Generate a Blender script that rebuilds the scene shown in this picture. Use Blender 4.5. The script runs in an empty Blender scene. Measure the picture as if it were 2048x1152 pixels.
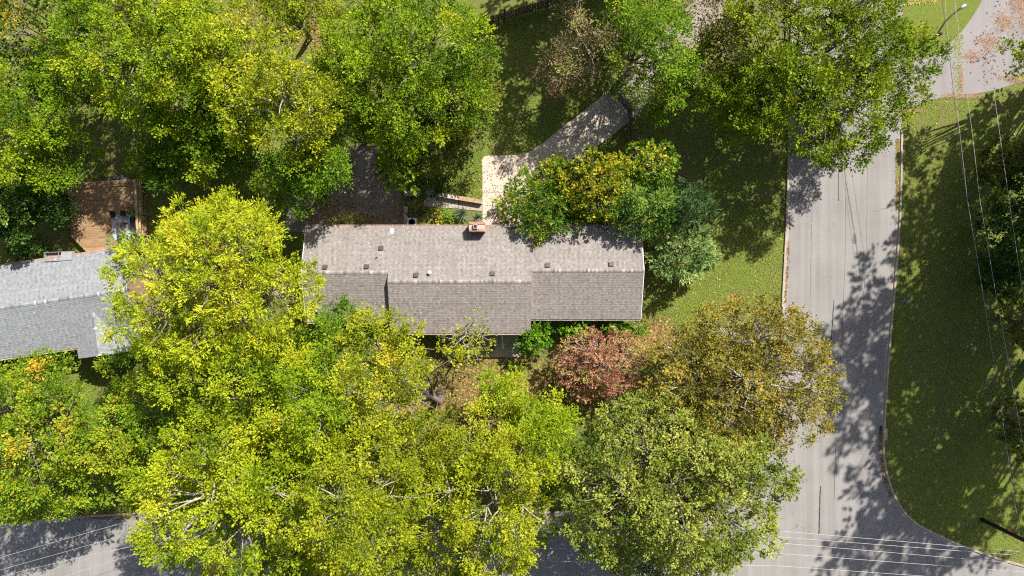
import bpy, math, random
import numpy as np
from mathutils import Vector, Matrix, noise as mnoise

# ------------------------------------------------------------------ camera, sky, sun, exposure
scene = bpy.context.scene
H, S = 60.0, 24.0            # camera height (m), photograph pixels per metre on the ground
cd = bpy.data.cameras.new('camera'); cam = bpy.data.objects.new('camera', cd)
scene.collection.objects.link(cam); scene.camera = cam
cam.location = (0, 0, H); cam.rotation_euler = (0, 0, 0)
cd.sensor_width = 36.0; cd.lens = 18.0 / (1024.0 / S / H); cd.clip_end = 3000.0
SUN_AZ, SUN_EL = math.radians(37.0), math.radians(47.0)   # azimuth measured from +Y towards +X
world = bpy.data.worlds.new('World'); scene.world = world; world.use_nodes = True
wn = world.node_tree; wn.nodes.clear()
wo = wn.nodes.new('ShaderNodeOutputWorld'); wb = wn.nodes.new('ShaderNodeBackground'); sky = wn.nodes.new('ShaderNodeTexSky')
sky.sky_type = 'NISHITA'; sky.sun_disc = False; sky.sun_elevation = SUN_EL; sky.sun_rotation = SUN_AZ; sky.dust_density = 3.0; sky.ozone_density = 0.7
wb.inputs['Strength'].default_value = 0.068
wn.links.new(sky.outputs[0], wb.inputs[0]); wn.links.new(wb.outputs[0], wo.inputs[0])
sl = bpy.data.lights.new('sun', 'SUN'); sun = bpy.data.objects.new('sun', sl); scene.collection.objects.link(sun)
sl.energy = 5.0; sl.angle = math.radians(0.55); sl.color = (1.0, 0.955, 0.88)
sdir = Vector((math.sin(SUN_AZ)*math.cos(SUN_EL), math.cos(SUN_AZ)*math.cos(SUN_EL), math.sin(SUN_EL)))
sun.rotation_euler = sdir.to_track_quat('Z', 'Y').to_euler(); sun.location = (20, 30, 50)
scene.view_settings.view_transform = 'Standard'; scene.view_settings.look = 'None'
scene.view_settings.exposure = 0.88; scene.view_settings.gamma = 1.0; scene.view_settings.use_curve_mapping = False
scene.cycles.adaptive_threshold = 0.02; scene.cycles.max_bounces = 4; scene.cycles.diffuse_bounces = 2; scene.cycles.filter_width = 1.15; scene.cycles.glossy_bounces = 2
scene.cycles.transmission_bounces = 3; scene.cycles.use_denoising = False
scene.cycles.caustics_reflective = False; scene.cycles.caustics_refractive = False

# ------------------------------------------------------------------ helpers
col = scene.collection
rng = np.random.default_rng(7)
random.seed(7)
PI = math.pi

def W(px, py, z=0.0):
    """a spot of the photograph, at height z, as a place in the world"""
    k = (H - z) / H / S
    return Vector(((px - 1024.0)*k, (576.0 - py)*k, z))

def tag(o, label=None, cat=None, group=None, kind=None):
    if label: o['label'] = label
    if cat: o['category'] = cat
    if group: o['group'] = group
    if kind: o['kind'] = kind
    return o

def empty(name, loc, rz=0.0):
    o = bpy.data.objects.new(name, None); col.objects.link(o)
    o.location = loc; o.rotation_euler = (0, 0, rz); o.empty_display_size = 0.3
    return o

class MB:
    def __init__(s): s.v = []; s.f = []
    def add(s, vs, fs):
        n = len(s.v); s.v.extend([tuple(p) for p in vs]); s.f.extend([tuple(i+n for i in f) for f in fs])
    def box(s, x0, x1, y0, y1, z0, z1, M=None):
        vs = [Vector((x, y, z)) for z in (z0, z1) for x, y in ((x0,y0),(x1,y0),(x1,y1),(x0,y1))]
        if M is not None: vs = [M @ v for v in vs]
        s.add(vs, [(3,2,1,0),(4,5,6,7),(0,1,5,4),(1,2,6,5),(2,3,7,6),(3,0,4,7)])
    def bar(s, a, b, w, h):
        """a beam of width w and depth h between two points"""
        a, b = Vector(a), Vector(b); d = (b-a); L = d.length; d.normalize()
        up = Vector((0,0,1)) if abs(d.z) < 0.95 else Vector((0,1,0))
        r = d.cross(up).normalized(); u = r.cross(d)
        M = Matrix((r, d, u)).transposed().to_4x4(); M.translation = a
        s.box(-w/2, w/2, 0, L, -h/2, h/2, M)
    def tube(s, pts, rad, n=6, cap=True):
        pts = [Vector(p) for p in pts]; m = len(pts)
        if not hasattr(rad, '__len__'): rad = [rad]*m
        vs = []; ref = None
        for i, p in enumerate(pts):
            d = (pts[min(i+1,m-1)] - pts[max(i-1,0)])
            if d.length < 1e-6: d = Vector((0,0,1))
            d.normalize()
            if ref is None:
                ref = Vector((1,0,0)) if abs(d.x) < 0.8 else Vector((0,1,0))
            r = (ref - d*ref.dot(d)).normalized(); u = d.cross(r); ref = r
            for k in range(n):
                a = 2*PI*k/n
                vs.append(p + r*(math.cos(a)*rad[i]) + u*(math.sin(a)*rad[i]))
        fs = [(i*n+k, i*n+(k+1)%n, (i+1)*n+(k+1)%n, (i+1)*n+k) for i in range(m-1) for k in range(n)]
        if cap: fs += [tuple(range(n-1,-1,-1)), tuple((m-1)*n+k for k in range(n))]
        s.add(vs, fs)
    def lathe(s, prof, c, n=16):
        s.tube([Vector(c)+Vector((0,0,z)) for r, z in prof], [max(r,1e-4) for r, z in prof], n)
    def poly(s, pts, z):
        s.add([(p[0], p[1], z) for p in pts], [tuple(range(len(pts)))])
    def prism(s, pts, z0, z1):
        n = len(pts)
        s.add([(p[0],p[1],z0) for p in pts]+[(p[0],p[1],z1) for p in pts],
              [tuple(range(n-1,-1,-1)), tuple(range(n,2*n))]+[(i,(i+1)%n,n+(i+1)%n,n+i) for i in range(n)])
    def build(s, name, mat, parent=None, smooth=False):
        me = bpy.data.meshes.new(name); me.from_pydata([tuple(v) for v in s.v], [], s.f); me.update()
        if mat: me.materials.append(mat)
        if smooth: me.polygons.foreach_set('use_smooth', [True]*len(me.polygons))
        o = bpy.data.objects.new(name, me); col.objects.link(o)
        if parent: o.parent = parent
        return o

def quad_mesh(name, V, tint, mat, parent=None):
    """V (n,4,3) corner points, tint (n,) colour position of each leaf"""
    n = len(V)
    me = bpy.data.meshes.new(name)
    me.vertices.add(4*n); me.loops.add(4*n); me.polygons.add(n)
    me.vertices.foreach_set('co', np.ascontiguousarray(V, dtype=np.float32).reshape(-1))
    me.loops.foreach_set('vertex_index', np.arange(4*n, dtype=np.int32))
    me.polygons.foreach_set('loop_start', np.arange(0, 4*n, 4, dtype=np.int32))
    at = me.attributes.new('tint', 'FLOAT', 'FACE'); at.data.foreach_set('value', tint.astype(np.float32))
    me.update(calc_edges=True); me.materials.append(mat)
    o = bpy.data.objects.new(name, me); col.objects.link(o)
    if parent: o.parent = parent
    return o

# ------------------------------------------------------------------ materials
def mat_new(name):
    m = bpy.data.materials.new(name); m.use_nodes = True; nt = m.node_tree
    return m, nt, nt.nodes['Principled BSDF']

def ramp(nt, stops, fac):
    r = nt.nodes.new('ShaderNodeValToRGB'); e = r.color_ramp.elements
    while len(e) < len(stops): e.new(0.5)
    for k, (p, c) in enumerate(stops):
        e[k].position = p; e[k].color = (*c, 1)
    nt.links.new(fac, r.inputs[0]); return r.outputs[0]

def noise_n(nt, scale, detail=6, rough=0.6, vec=None, dist=0.0):
    n = nt.nodes.new('ShaderNodeTexNoise'); n.inputs['Scale'].default_value = scale
    n.inputs['Detail'].default_value = detail; n.inputs['Roughness'].default_value = rough; n.inputs['Distortion'].default_value = dist
    if vec is not None: nt.links.new(vec, n.inputs['Vector'])
    return n.outputs['Fac']

def coords(nt, scale=(1,1,1), rot=(0,0,0)):
    g = nt.nodes.new('ShaderNodeNewGeometry'); mp = nt.nodes.new('ShaderNodeMapping')
    mp.inputs['Scale'].default_value = scale; mp.inputs['Rotation'].default_value = rot
    nt.links.new(g.outputs['Position'], mp.inputs['Vector']); return mp.outputs[0]

def mixc(nt, fac, a, b, mode='MIX'):
    n = nt.nodes.new('ShaderNodeMix'); n.data_type = 'RGBA'; n.blend_type = mode
    for sock, v in ((n.inputs[0], fac), (n.inputs[6], a), (n.inputs[7], b)):
        if isinstance(v, (int, float)): sock.default_value = v
        elif isinstance(v, tuple): sock.default_value = (*v, 1)
        else: nt.links.new(v, sock)
    return n.outputs[2]

def math_n(nt, op, a, b):
    n = nt.nodes.new('ShaderNodeMath'); n.operation = op; n.use_clamp = False
    for sock, v in ((n.inputs[0], a), (n.inputs[1], b)):
        if isinstance(v, (int, float)): sock.default_value = v
        else: nt.links.new(v, sock)
    return n.outputs[0]

def step_n(nt, v, a, b):
    n = nt.nodes.new('ShaderNodeMapRange'); n.inputs[1].default_value = a; n.inputs[2].default_value = b
    nt.links.new(v, n.inputs[0]); return n.outputs[0]

def bump(nt, bs, h, strength=0.4, dist=0.02):
    b = nt.nodes.new('ShaderNodeBump'); b.inputs['Strength'].default_value = strength; b.inputs['Distance'].default_value = dist
    nt.links.new(h, b.inputs['Height']); nt.links.new(b.outputs[0], bs.inputs['Normal'])

def plain(name, c, rough=0.6, metal=0.0, var=0.15, scale=3.0, spec=0.4):
    m, nt, bs = mat_new(name)
    f = noise_n(nt, scale, 5, 0.65, coords(nt))
    lo = tuple(x*(1-var) for x in c); hi = tuple(min(1, x*(1+var)) for x in c)
    nt.links.new(ramp(nt, [(0.3, lo), (0.7, hi)], f), bs.inputs['Base Color'])
    bs.inputs['Roughness'].default_value = rough; bs.inputs['Metallic'].default_value = metal
    bs.inputs['Specular IOR Level'].default_value = spec
    return m

M = {}
def ground_material():
    m, nt, bs = mat_new('grass_ground')
    v = coords(nt)
    big = noise_n(nt, 0.16, 4, 0.6, v); mid = noise_n(nt, 1.1, 6, 0.7, v); fine = noise_n(nt, 9.0, 5, 0.75, v); tiny = noise_n(nt, 30.0, 2, 0.7, v)
    green = ramp(nt, [(0.25, (0.080, 0.115, 0.014)), (0.5, (0.135, 0.180, 0.026)), (0.75, (0.200, 0.225, 0.042))], fine)
    dry = ramp(nt, [(0.3, (0.13, 0.115, 0.045)), (0.7, (0.23, 0.185, 0.085))], fine)
    earth = ramp(nt, [(0.3, (0.10, 0.065, 0.035)), (0.7, (0.25, 0.155, 0.085))], fine)
    f1 = step_n(nt, math_n(nt, 'ADD', mid, math_n(nt, 'MULTIPLY', big, 0.5)), 0.66, 1.0)
    c = mixc(nt, f1, green, dry)
    f2 = step_n(nt, math_n(nt, 'MULTIPLY', big, mid), 0.33, 0.44)
    c = mixc(nt, math_n(nt, 'MULTIPLY', f2, 0.7), c, earth)
    c = mixc(nt, 0.7, c, ramp(nt, [(0.3, (0.55, 0.55, 0.55)), (0.7, (1.25, 1.25, 1.25))], tiny), 'MULTIPLY')
    nt.links.new(c, bs.inputs['Base Color']); bs.inputs['Roughness'].default_value = 0.9; bs.inputs['Specular IOR Level'].default_value = 0.15
    bump(nt, bs, math_n(nt, 'ADD', fine, tiny), 0.6, 0.07)
    return m
M['ground'] = ground_material()

def asphalt(name, lo, hi, streak_rot=0.0, stain=0.35):
    m, nt, bs = mat_new(name)
    v = coords(nt); vs = coords(nt, (1.6, 0.035, 1), (0, 0, streak_rot))
    st = noise_n(nt, 1.0, 5, 0.6, vs); big = noise_n(nt, 0.25, 4, 0.6, v); fine = noise_n(nt, 22.0, 3, 0.8, v); agg = noise_n(nt, 60.0, 2, 0.8, v)
    f = math_n(nt, 'ADD', math_n(nt, 'MULTIPLY', st, 0.55), math_n(nt, 'MULTIPLY', big, 0.45))
    c = ramp(nt, [(0.35, lo), (0.65, hi)], f)
    c = mixc(nt, 0.5, c, ramp(nt, [(0.3, (0.75, 0.75, 0.75)), (0.7, (1.2, 1.19, 1.17))], fine), 'MULTIPLY')
    spots = step_n(nt, noise_n(nt, 1.4, 3, 0.7, v), 0.66, 0.74)
    c = mixc(nt, math_n(nt, 'MULTIPLY', spots, stain), c, tuple(x*0.6 for x in lo))
    nt.links.new(c, bs.inputs['Base Color']); bs.inputs['Roughness'].default_value = 0.85; bs.inputs['Specular IOR Level'].default_value = 0.25
    bump(nt, bs, agg, 0.35, 0.01)
    return m
M['road'] = asphalt('road_asphalt', (0.188, 0.178, 0.170), (0.266, 0.254, 0.244), 0.045)
M['drive_dark'] = asphalt('old_asphalt', (0.155, 0.130, 0.112), (0.26, 0.222, 0.19), 0.3, 0.6)
M['drive_ne'] = asphalt('drive_asphalt', (0.19, 0.178, 0.18), (0.255, 0.238, 0.235), -0.6, 0.4)
M['drive_far'] = asphalt('far_drive', (0.20, 0.165, 0.14), (0.31, 0.265, 0.23), -0.7, 0.5)
M['tar'] = plain('tar_seal', (0.03, 0.03, 0.032), 0.5)

def concrete(name, lo, hi, grime=(0.3, 0.24, 0.19)):
    m, nt, bs = mat_new(name); v = coords(nt)
    big = noise_n(nt, 0.7, 5, 0.65, v); fine = noise_n(nt, 14.0, 4, 0.75, v)
    c = ramp(nt, [(0.3, lo), (0.7, hi)], big)
    c = mixc(nt, step_n(nt, math_n(nt, 'MULTIPLY', big, fine), 0.27, 0.40), c, grime)
    c = mixc(nt, 0.4, c, ramp(nt, [(0.3, (0.8, 0.8, 0.8)), (0.7, (1.15, 1.14, 1.12))], fine), 'MULTIPLY')
    nt.links.new(c, bs.inputs['Base Color']); bs.inputs['Roughness'].default_value = 0.85; bs.inputs['Specular IOR Level'].default_value = 0.25
    bump(nt, bs, fine, 0.3, 0.01)
    return m
M['concrete'] = concrete('drive_concrete', (0.44, 0.37, 0.30), (0.56, 0.475, 0.395))
M['walk'] = concrete('walk_concrete', (0.30, 0.26, 0.22), (0.42, 0.37, 0.31), (0.2, 0.17, 0.13))
M['kerb'] = concrete('kerb_concrete', (0.27, 0.23, 0.19), (0.40, 0.34, 0.28))
M['wallcap'] = concrete('wall_cap_concrete', (0.48, 0.41, 0.34), (0.62, 0.54, 0.46), (0.35, 0.22, 0.12))

def shingle_material(name, stops, moss):
    m, nt, bs = mat_new(name)
    a = nt.nodes.new('ShaderNodeAttribute'); a.attribute_name = 'tint'
    v = coords(nt); big = noise_n(nt, 0.35, 4, 0.65, v); gran = noise_n(nt, 45.0, 2, 0.8, v)
    c = ramp(nt, stops, a.outputs['Fac'])
    c = mixc(nt, math_n(nt, 'MULTIPLY', step_n(nt, big, 0.5, 0.8), 0.3), c, moss)
    streak = noise_n(nt, 1.0, 5, 0.7, coords(nt, (1.7, 0.22, 0.22)))
    c = mixc(nt, math_n(nt, 'MULTIPLY', step_n(nt, streak, 0.5, 0.78), 0.45), c, moss)
    c = mixc(nt, 0.5, c, ramp(nt, [(0.3, (0.75, 0.75, 0.75)), (0.7, (1.2, 1.2, 1.2))], gran), 'MULTIPLY')
    nt.links.new(c, bs.inputs['Base Color']); bs.inputs['Roughness'].default_value = 0.92; bs.inputs['Specular IOR Level'].default_value = 0.2
    bump(nt, bs, gran, 0.3, 0.006)
    return m
M['shingle'] = shingle_material('taupe_shingle', [(0.0, (0.130, 0.114, 0.104)), (0.45, (0.225, 0.201, 0.187)), (0.8, (0.300, 0.272, 0.254)), (1.0, (0.42, 0.385, 0.36))], (0.14, 0.115, 0.092))
M['shingle_grey'] = shingle_material('grey_shingle', [(0.0, (0.13, 0.135, 0.145)), (0.5, (0.225, 0.235, 0.25)), (0.85, (0.30, 0.31, 0.325)), (1.0, (0.50, 0.51, 0.52))], (0.22, 0.225, 0.235))

def brick_material():
    m, nt, bs = mat_new('brick_wall')
    tc = nt.nodes.new('ShaderNodeTexCoord'); sp = nt.nodes.new('ShaderNodeSeparateXYZ'); cb = nt.nodes.new('ShaderNodeCombineXYZ')
    nt.links.new(tc.outputs['Object'], sp.inputs[0])
    nt.links.new(math_n(nt, 'ADD', sp.outputs[0], sp.outputs[1]), cb.inputs[0]); nt.links.new(sp.outputs[2], cb.inputs[1])
    b = nt.nodes.new('ShaderNodeTexBrick'); nt.links.new(cb.outputs[0], b.inputs['Vector'])
    b.inputs['Color1'].default_value = (0.22, 0.085, 0.055, 1); b.inputs['Color2'].default_value = (0.33, 0.15, 0.10, 1); b.inputs['Mortar'].default_value = (0.38, 0.34, 0.30, 1)
    b.inputs['Scale'].default_value = 1.0; b.inputs['Brick Width'].default_value = 0.21; b.inputs['Row Height'].default_value = 0.072; b.inputs['Mortar Size'].default_value = 0.008
    nt.links.new(b.outputs['Color'], bs.inputs['Base Color']); bs.inputs['Roughness'].default_value = 0.9
    bump(nt, bs, b.outputs['Fac'], -0.5, 0.01)
    return m
M['brick'] = brick_material()
M['brick_piece'] = plain('chimney_brick', (0.36, 0.21, 0.155), 0.9, 0, 0.4, 6.0)
M['mortar'] = plain('chimney_mortar', (0.42, 0.33, 0.26), 0.9, 0, 0.25, 5.0)
M['white'] = plain('white_paint', (0.72, 0.70, 0.67), 0.45, 0, 0.08)
M['gutter'] = plain('gutter_paint', (0.62, 0.56, 0.52), 0.45, 0, 0.3, 1.2)
M['gutter_rust'] = plain('gutter_leafy', (0.30, 0.17, 0.11), 0.7, 0, 0.45, 2.0)
M['vent'] = plain('vent_plastic', (0.055, 0.05, 0.048), 0.55)
M['metal'] = plain('galvanised_metal', (0.48, 0.49, 0.50), 0.4, 0.6)
M['dark_metal'] = plain('dark_metal', (0.025, 0.025, 0.027), 0.5, 0.3)
M['black'] = plain('black_paint', (0.012, 0.012, 0.012), 0.5)
M['glass'] = plain('window_glass', (0.03, 0.04, 0.05), 0.06, 0, 0.1, 1, 0.8)
M['wire'] = plain('power_wire', (0.45, 0.45, 0.46), 0.5, 0.2)
M['wire_dark'] = plain('insulated_wire', (0.035, 0.035, 0.035), 0.5)
M['pole'] = plain('creosoted_pole', (0.035, 0.026, 0.02), 0.85, 0, 0.4, 5)
M['rug'] = plain('outdoor_rug', (0.40, 0.41, 0.43), 0.95, 0, 0.12, 7)
M['soil'] = plain('soil', (0.12, 0.075, 0.05), 0.95, 0, 0.4, 4)
M['plastic_grey'] = plain('weathered_plastic', (0.28, 0.28, 0.28), 0.4, 0, 0.2)

def wood(name, lo, hi):
    m, nt, bs = mat_new(name); v = coords(nt, (1.0, 9.0, 9.0))
    oi = nt.nodes.new('ShaderNodeObjectInfo')
    f = noise_n(nt, 1.5, 5, 0.65, v)
    c = ramp(nt, [(0.3, lo), (0.7, hi)], f)
    c = mixc(nt, 0.6, c, ramp(nt, [(0.0, (0.65, 0.65, 0.65)), (1.0, (1.2, 1.2, 1.2))], oi.outputs['Random']), 'MULTIPLY')
    nt.links.new(c, bs.inputs['Base Color']); bs.inputs['Roughness'].default_value = 0.75; bs.inputs['Specular IOR Level'].default_value = 0.3
    return m
M['deck'] = wood('deck_wood', (0.22, 0.135, 0.065), (0.40, 0.26, 0.14))
M['rail'] = wood('rail_wood', (0.38, 0.25, 0.12), (0.58, 0.42, 0.23))
M['fence'] = wood('weathered_fence', (0.085, 0.065, 0.05), (0.19, 0.15, 0.12))

def bark(name, lo, hi):
    m, nt, bs = mat_new(name); v = coords(nt, (1, 1, 0.35))
    f = noise_n(nt, 7.0, 5, 0.7, v); nt.links.new(ramp(nt, [(0.3, lo), (0.7, hi)], f), bs.inputs['Base Color'])
    bs.inputs['Roughness'].default_value = 0.9; bump(nt, bs, f, 0.5, 0.02); return m
M['bark'] = bark('grey_bark', (0.09, 0.07, 0.055), (0.22, 0.185, 0.15))
M['bark_pale'] = bark('pale_bark', (0.17, 0.145, 0.115), (0.40, 0.36, 0.31))
M['bark_dark'] = bark('dark_bark', (0.035, 0.028, 0.022), (0.10, 0.08, 0.065))

def leaf_material(name, stops, trans=0.35):
    m = bpy.data.materials.new(name); m.use_nodes = True; nt = m.node_tree; nt.nodes.clear()
    out = nt.nodes.new('ShaderNodeOutputMaterial')
    a = nt.nodes.new('ShaderNodeAttribute'); a.attribute_name = 'tint'
    c = ramp(nt, stops, a.outputs['Fac'])
    bs = nt.nodes.new('ShaderNodeBsdfPrincipled'); bs.inputs['Roughness'].default_value = 0.55; bs.inputs['Specular IOR Level'].default_value = 0.14
    tr = nt.nodes.new('ShaderNodeBsdfTranslucent'); mx = nt.nodes.new('ShaderNodeMixShader'); mx.inputs[0].default_value = trans
    nt.links.new(c, bs.inputs['Base Color']); nt.links.new(c, tr.inputs['Color'])
    nt.links.new(bs.outputs[0], mx.inputs[1]); nt.links.new(tr.outputs[0], mx.inputs[2]); nt.links.new(mx.outputs[0], out.inputs[0])
    return m
PAL = {
 'lime':      [(0.0,(0.040,0.090,0.005)),(0.35,(0.120,0.210,0.007)),(0.7,(0.245,0.345,0.010)),(0.93,(0.400,0.450,0.016)),(1.0,(0.48,0.43,0.03))],
 'yellow':    [(0.0,(0.060,0.095,0.006)),(0.3,(0.170,0.225,0.009)),(0.65,(0.345,0.385,0.014)),(0.92,(0.500,0.480,0.025)),(1.0,(0.50,0.36,0.03))],
 'feather':   [(0.0,(0.075,0.125,0.006)),(0.3,(0.195,0.275,0.009)),(0.65,(0.365,0.430,0.014)),(0.93,(0.500,0.510,0.025)),(1.0,(0.52,0.44,0.03))],
 'green':     [(0.0,(0.026,0.068,0.006)),(0.35,(0.080,0.165,0.008)),(0.7,(0.170,0.285,0.014)),(0.95,(0.300,0.390,0.02)),(1.0,(0.42,0.38,0.03))],
 'oak':       [(0.0,(0.036,0.075,0.006)),(0.35,(0.108,0.175,0.007)),(0.7,(0.220,0.295,0.010)),(0.94,(0.360,0.400,0.016)),(1.0,(0.40,0.33,0.04))],
 'orange':    [(0.0,(0.022,0.050,0.006)),(0.4,(0.075,0.130,0.012)),(0.7,(0.15,0.205,0.02)),(0.84,(0.40,0.34,0.03)),(1.0,(0.60,0.26,0.02))],
 'greenfleck':[(0.0,(0.042,0.090,0.006)),(0.4,(0.125,0.225,0.010)),(0.75,(0.255,0.355,0.016)),(0.91,(0.44,0.43,0.03)),(1.0,(0.60,0.34,0.03))],
 'dark':      [(0.0,(0.012,0.034,0.008)),(0.45,(0.038,0.085,0.015)),(0.8,(0.100,0.185,0.028)),(1.0,(0.28,0.36,0.05))],
 'olive':     [(0.0,(0.040,0.058,0.010)),(0.45,(0.115,0.145,0.022)),(0.8,(0.225,0.245,0.035)),(1.0,(0.38,0.34,0.04))],
 'olivebrown':[(0.0,(0.065,0.064,0.014)),(0.35,(0.180,0.165,0.026)),(0.7,(0.320,0.275,0.040)),(0.92,(0.44,0.33,0.045)),(1.0,(0.40,0.22,0.05))],
 'brown':     [(0.0,(0.060,0.058,0.024)),(0.4,(0.165,0.145,0.060)),(0.7,(0.27,0.21,0.10)),(0.9,(0.40,0.25,0.13)),(1.0,(0.20,0.29,0.03))],
 'red':       [(0.0,(0.13,0.046,0.030)),(0.35,(0.33,0.135,0.085)),(0.65,(0.47,0.240,0.145)),(0.85,(0.50,0.33,0.14)),(1.0,(0.32,0.31,0.05))],
 'pale':      [(0.0,(0.050,0.088,0.012)),(0.35,(0.145,0.190,0.022)),(0.6,(0.255,0.300,0.042)),(0.88,(0.40,0.43,0.085)),(1.0,(0.50,0.45,0.09))],
 'vine':      [(0.0,(0.030,0.080,0.007)),(0.4,(0.095,0.200,0.016)),(0.7,(0.20,0.305,0.022)),(0.88,(0.46,0.44,0.03)),(1.0,(0.58,0.44,0.03))],
 'yvine':     [(0.0,(0.055,0.090,0.006)),(0.35,(0.18,0.24,0.012)),(0.65,(0.40,0.38,0.02)),(0.9,(0.56,0.44,0.03)),(1.0,(0.48,0.26,0.03))],
 'fern':      [(0.0,(0.026,0.072,0.012)),(0.45,(0.090,0.205,0.026)),(0.8,(0.18,0.305,0.040)),(1.0,(0.33,0.42,0.05))],
 'spruce':    [(0.0,(0.020,0.050,0.016)),(0.5,(0.062,0.122,0.038)),(0.85,(0.120,0.200,0.066)),(1.0,(0.18,0.27,0.13))],
 'cedar':     [(0.0,(0.050,0.095,0.028)),(0.5,(0.145,0.245,0.060)),(0.85,(0.265,0.370,0.11)),(1.0,(0.38,0.45,0.15))],
 'hedge':     [(0.0,(0.028,0.085,0.006)),(0.45,(0.080,0.205,0.010)),(0.8,(0.16,0.325,0.016)),(1.0,(0.29,0.43,0.03))],
 'litter':    [(0.0,(0.11,0.062,0.030)),(0.4,(0.26,0.150,0.065)),(0.7,(0.38,0.250,0.10)),(0.9,(0.50,0.39,0.08)),(1.0,(0.58,0.52,0.14))],
 'yucca':     [(0.0,(0.05,0.085,0.045)),(0.5,(0.15,0.205,0.115)),(1.0,(0.31,0.36,0.22))],
 'straw':     [(0.0,(0.22,0.14,0.09)),(0.5,(0.36,0.22,0.14)),(1.0,(0.50,0.34,0.22))],
 'grassy':    [(0.0,(0.085,0.125,0.014)),(0.5,(0.165,0.225,0.028)),(0.85,(0.250,0.295,0.045)),(1.0,(0.38,0.35,0.11))],
}
LM = {k: leaf_material('leaf_'+k, v, 0.2 if k in ('litter', 'straw') else 0.28) for k, v in PAL.items()}

# ------------------------------------------------------------------ the ground and roads
PIT = (-18.5, -8.85, 4.6, 14.5)      # the sunken drive behind the house: x0, x1, y0, y1
PIT_Z = -1.15
def sstep(x, a, b):
    t = min(1.0, max(0.0, (x-a)/(b-a))); return t*t*(3-2*t)
def pit_depth(x, y):
    fx = sstep(x, -22.5, -18.8) * (1.0 if x < -8.6 else 0.0)
    fy = sstep(y, 2.4, 2.45) * (1 - sstep(y, 12.0, 17.0))
    if y > 7.6: fx = sstep(x, -22.5, -18.8) * (1 - sstep(x, -9.6, -7.2))
    return PIT_Z * fx * fy
def ground_z(x, y):
    return pit_depth(x, y)
xs = np.unique(np.concatenate([np.linspace(-900, -60, 6), np.linspace(-60, 60, 41), np.linspace(60, 900, 6), np.linspace(-23, -7, 49), [-8.62, -8.59]]))
ys = np.unique(np.concatenate([np.linspace(-900, -40, 6), np.linspace(-40, 40, 31), np.linspace(40, 900, 6), np.linspace(2, 18, 49), [2.4, 2.45]]))
gv = []; gf = []
for y in ys:
    for x in xs:
        far = sstep(max(abs(x), abs(y)), 30, 60)
        gv.append((x, y, ground_z(x, y) + 0.05*mnoise.noise(Vector((x*0.2, y*0.2, 0)))*far - 0.02))
nx = len(xs)
for j in range(len(ys)-1):
    for i in range(nx-1): gf.append((j*nx+i, j*nx+i+1, (j+1)*nx+i+1, (j+1)*nx+i))
g = MB(); g.v = gv; g.f = gf
tag(g.build('ground', M['ground'], smooth=True), kind='structure')

def spline(pts, n=8):
    """a smooth line through the given 2-d points"""
    P = [Vector((*p[:2], 0)) for p in pts]; out = []
    for i in range(len(P)-1):
        p0, p1, p2, p3 = P[max(i-1,0)], P[i], P[i+1], P[min(i+2,len(P)-1)]
        for k in range(n):
            t = k/n
            out.append(0.5*((2*p1)+(p2-p0)*t+(2*p0-5*p1+4*p2-p3)*t*t+(3*p1-p0-3*p2+p3)*t**3))
    out.append(P[-1]); return out

def px(pts): return [W(*p) for p in pts]
left_edge = spline(px([(1600,-900),(1590,-200),(1583,150),(1577,400),(1572,520),(1567,620),(1563,760),(1556,850),(1541,905),(1512,950),(1478,985),(1425,1008),(1330,1018),(1150,1026),(900,1034),(600,1038),(280,1030),(0,1053),(-400,1100),(-1200,1215)]))
right_edge = spline(px([(1812,-900),(1808,-200),(1803,150),(1800,260),(1797,420),(1787,560),(1775,700),(1765,850),(1764,905),(1772,955),(1792,1005),(1825,1045),(1885,1078),(1960,1108),(2048,1135),(2300,1200),(3300,1420)]))
bottom = px([(3300,1800),(2300,1480),(1700,1310),(900,1275),(200,1290),(-1200,1450)])
road_poly = list(left_edge) + list(reversed(bottom)) + list(reversed(right_edge))
road_poly = [(p.x, p.y) for p in road_poly]
import bmesh
def flat_poly(name, pts, z, mat, kind='structure', label=None, parent=None):
    me = bpy.data.meshes.new(name); bm = bmesh.new()
    f = bm.faces.new([bm.verts.new((p[0], p[1], z)) for p in pts])
    if f.normal.z < 0 or (f.normal_update() or f.normal.z < 0): f.normal_flip()
    bmesh.ops.triangulate(bm, faces=bm.faces[:]); bm.to_mesh(me); bm.free(); me.materials.append(mat)
    o = bpy.data.objects.new(name, me); col.objects.link(o)
    if parent: o.parent = parent
    elif kind: o['kind'] = kind
    return o
flat_poly('road', road_poly, 0.0, M['road'])

def kerb(name, line, side, w=0.20, h=0.11, gutter=0.12):
    """a rolled concrete kerb along a line; side +1 = grass lies left of travel"""
    m = MB(); n = len(line); prof = [(-gutter, 0.004), (0.0, 0.012), (0.05, h), (w, h+0.01), (w+0.02, -0.1)]
    vs = []
    for i, p in enumerate(line):
        d = (line[min(i+1,n-1)] - line[max(i-1,0)]).normalized(); nrm = Vector((-d.y, d.x, 0))*side
        vs += [(p.x+nrm.x*o, p.y+nrm.y*o, z) for o, z in prof]
    k = len(prof)
    m.add(vs, [(i*k+j, i*k+j+1, (i+1)*k+j+1, (i+1)*k+j) for i in range(n-1) for j in range(k-1)])
    return tag(m.build(name, M['kerb']), kind='structure')
kerb('kerb_west', [p for p in left_edge], -1)
i0 = next(i for i, p in enumerate(right_edge) if p.y < W(0, 258).y)
kerb('kerb_east', right_edge[i0:], 1)

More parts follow.
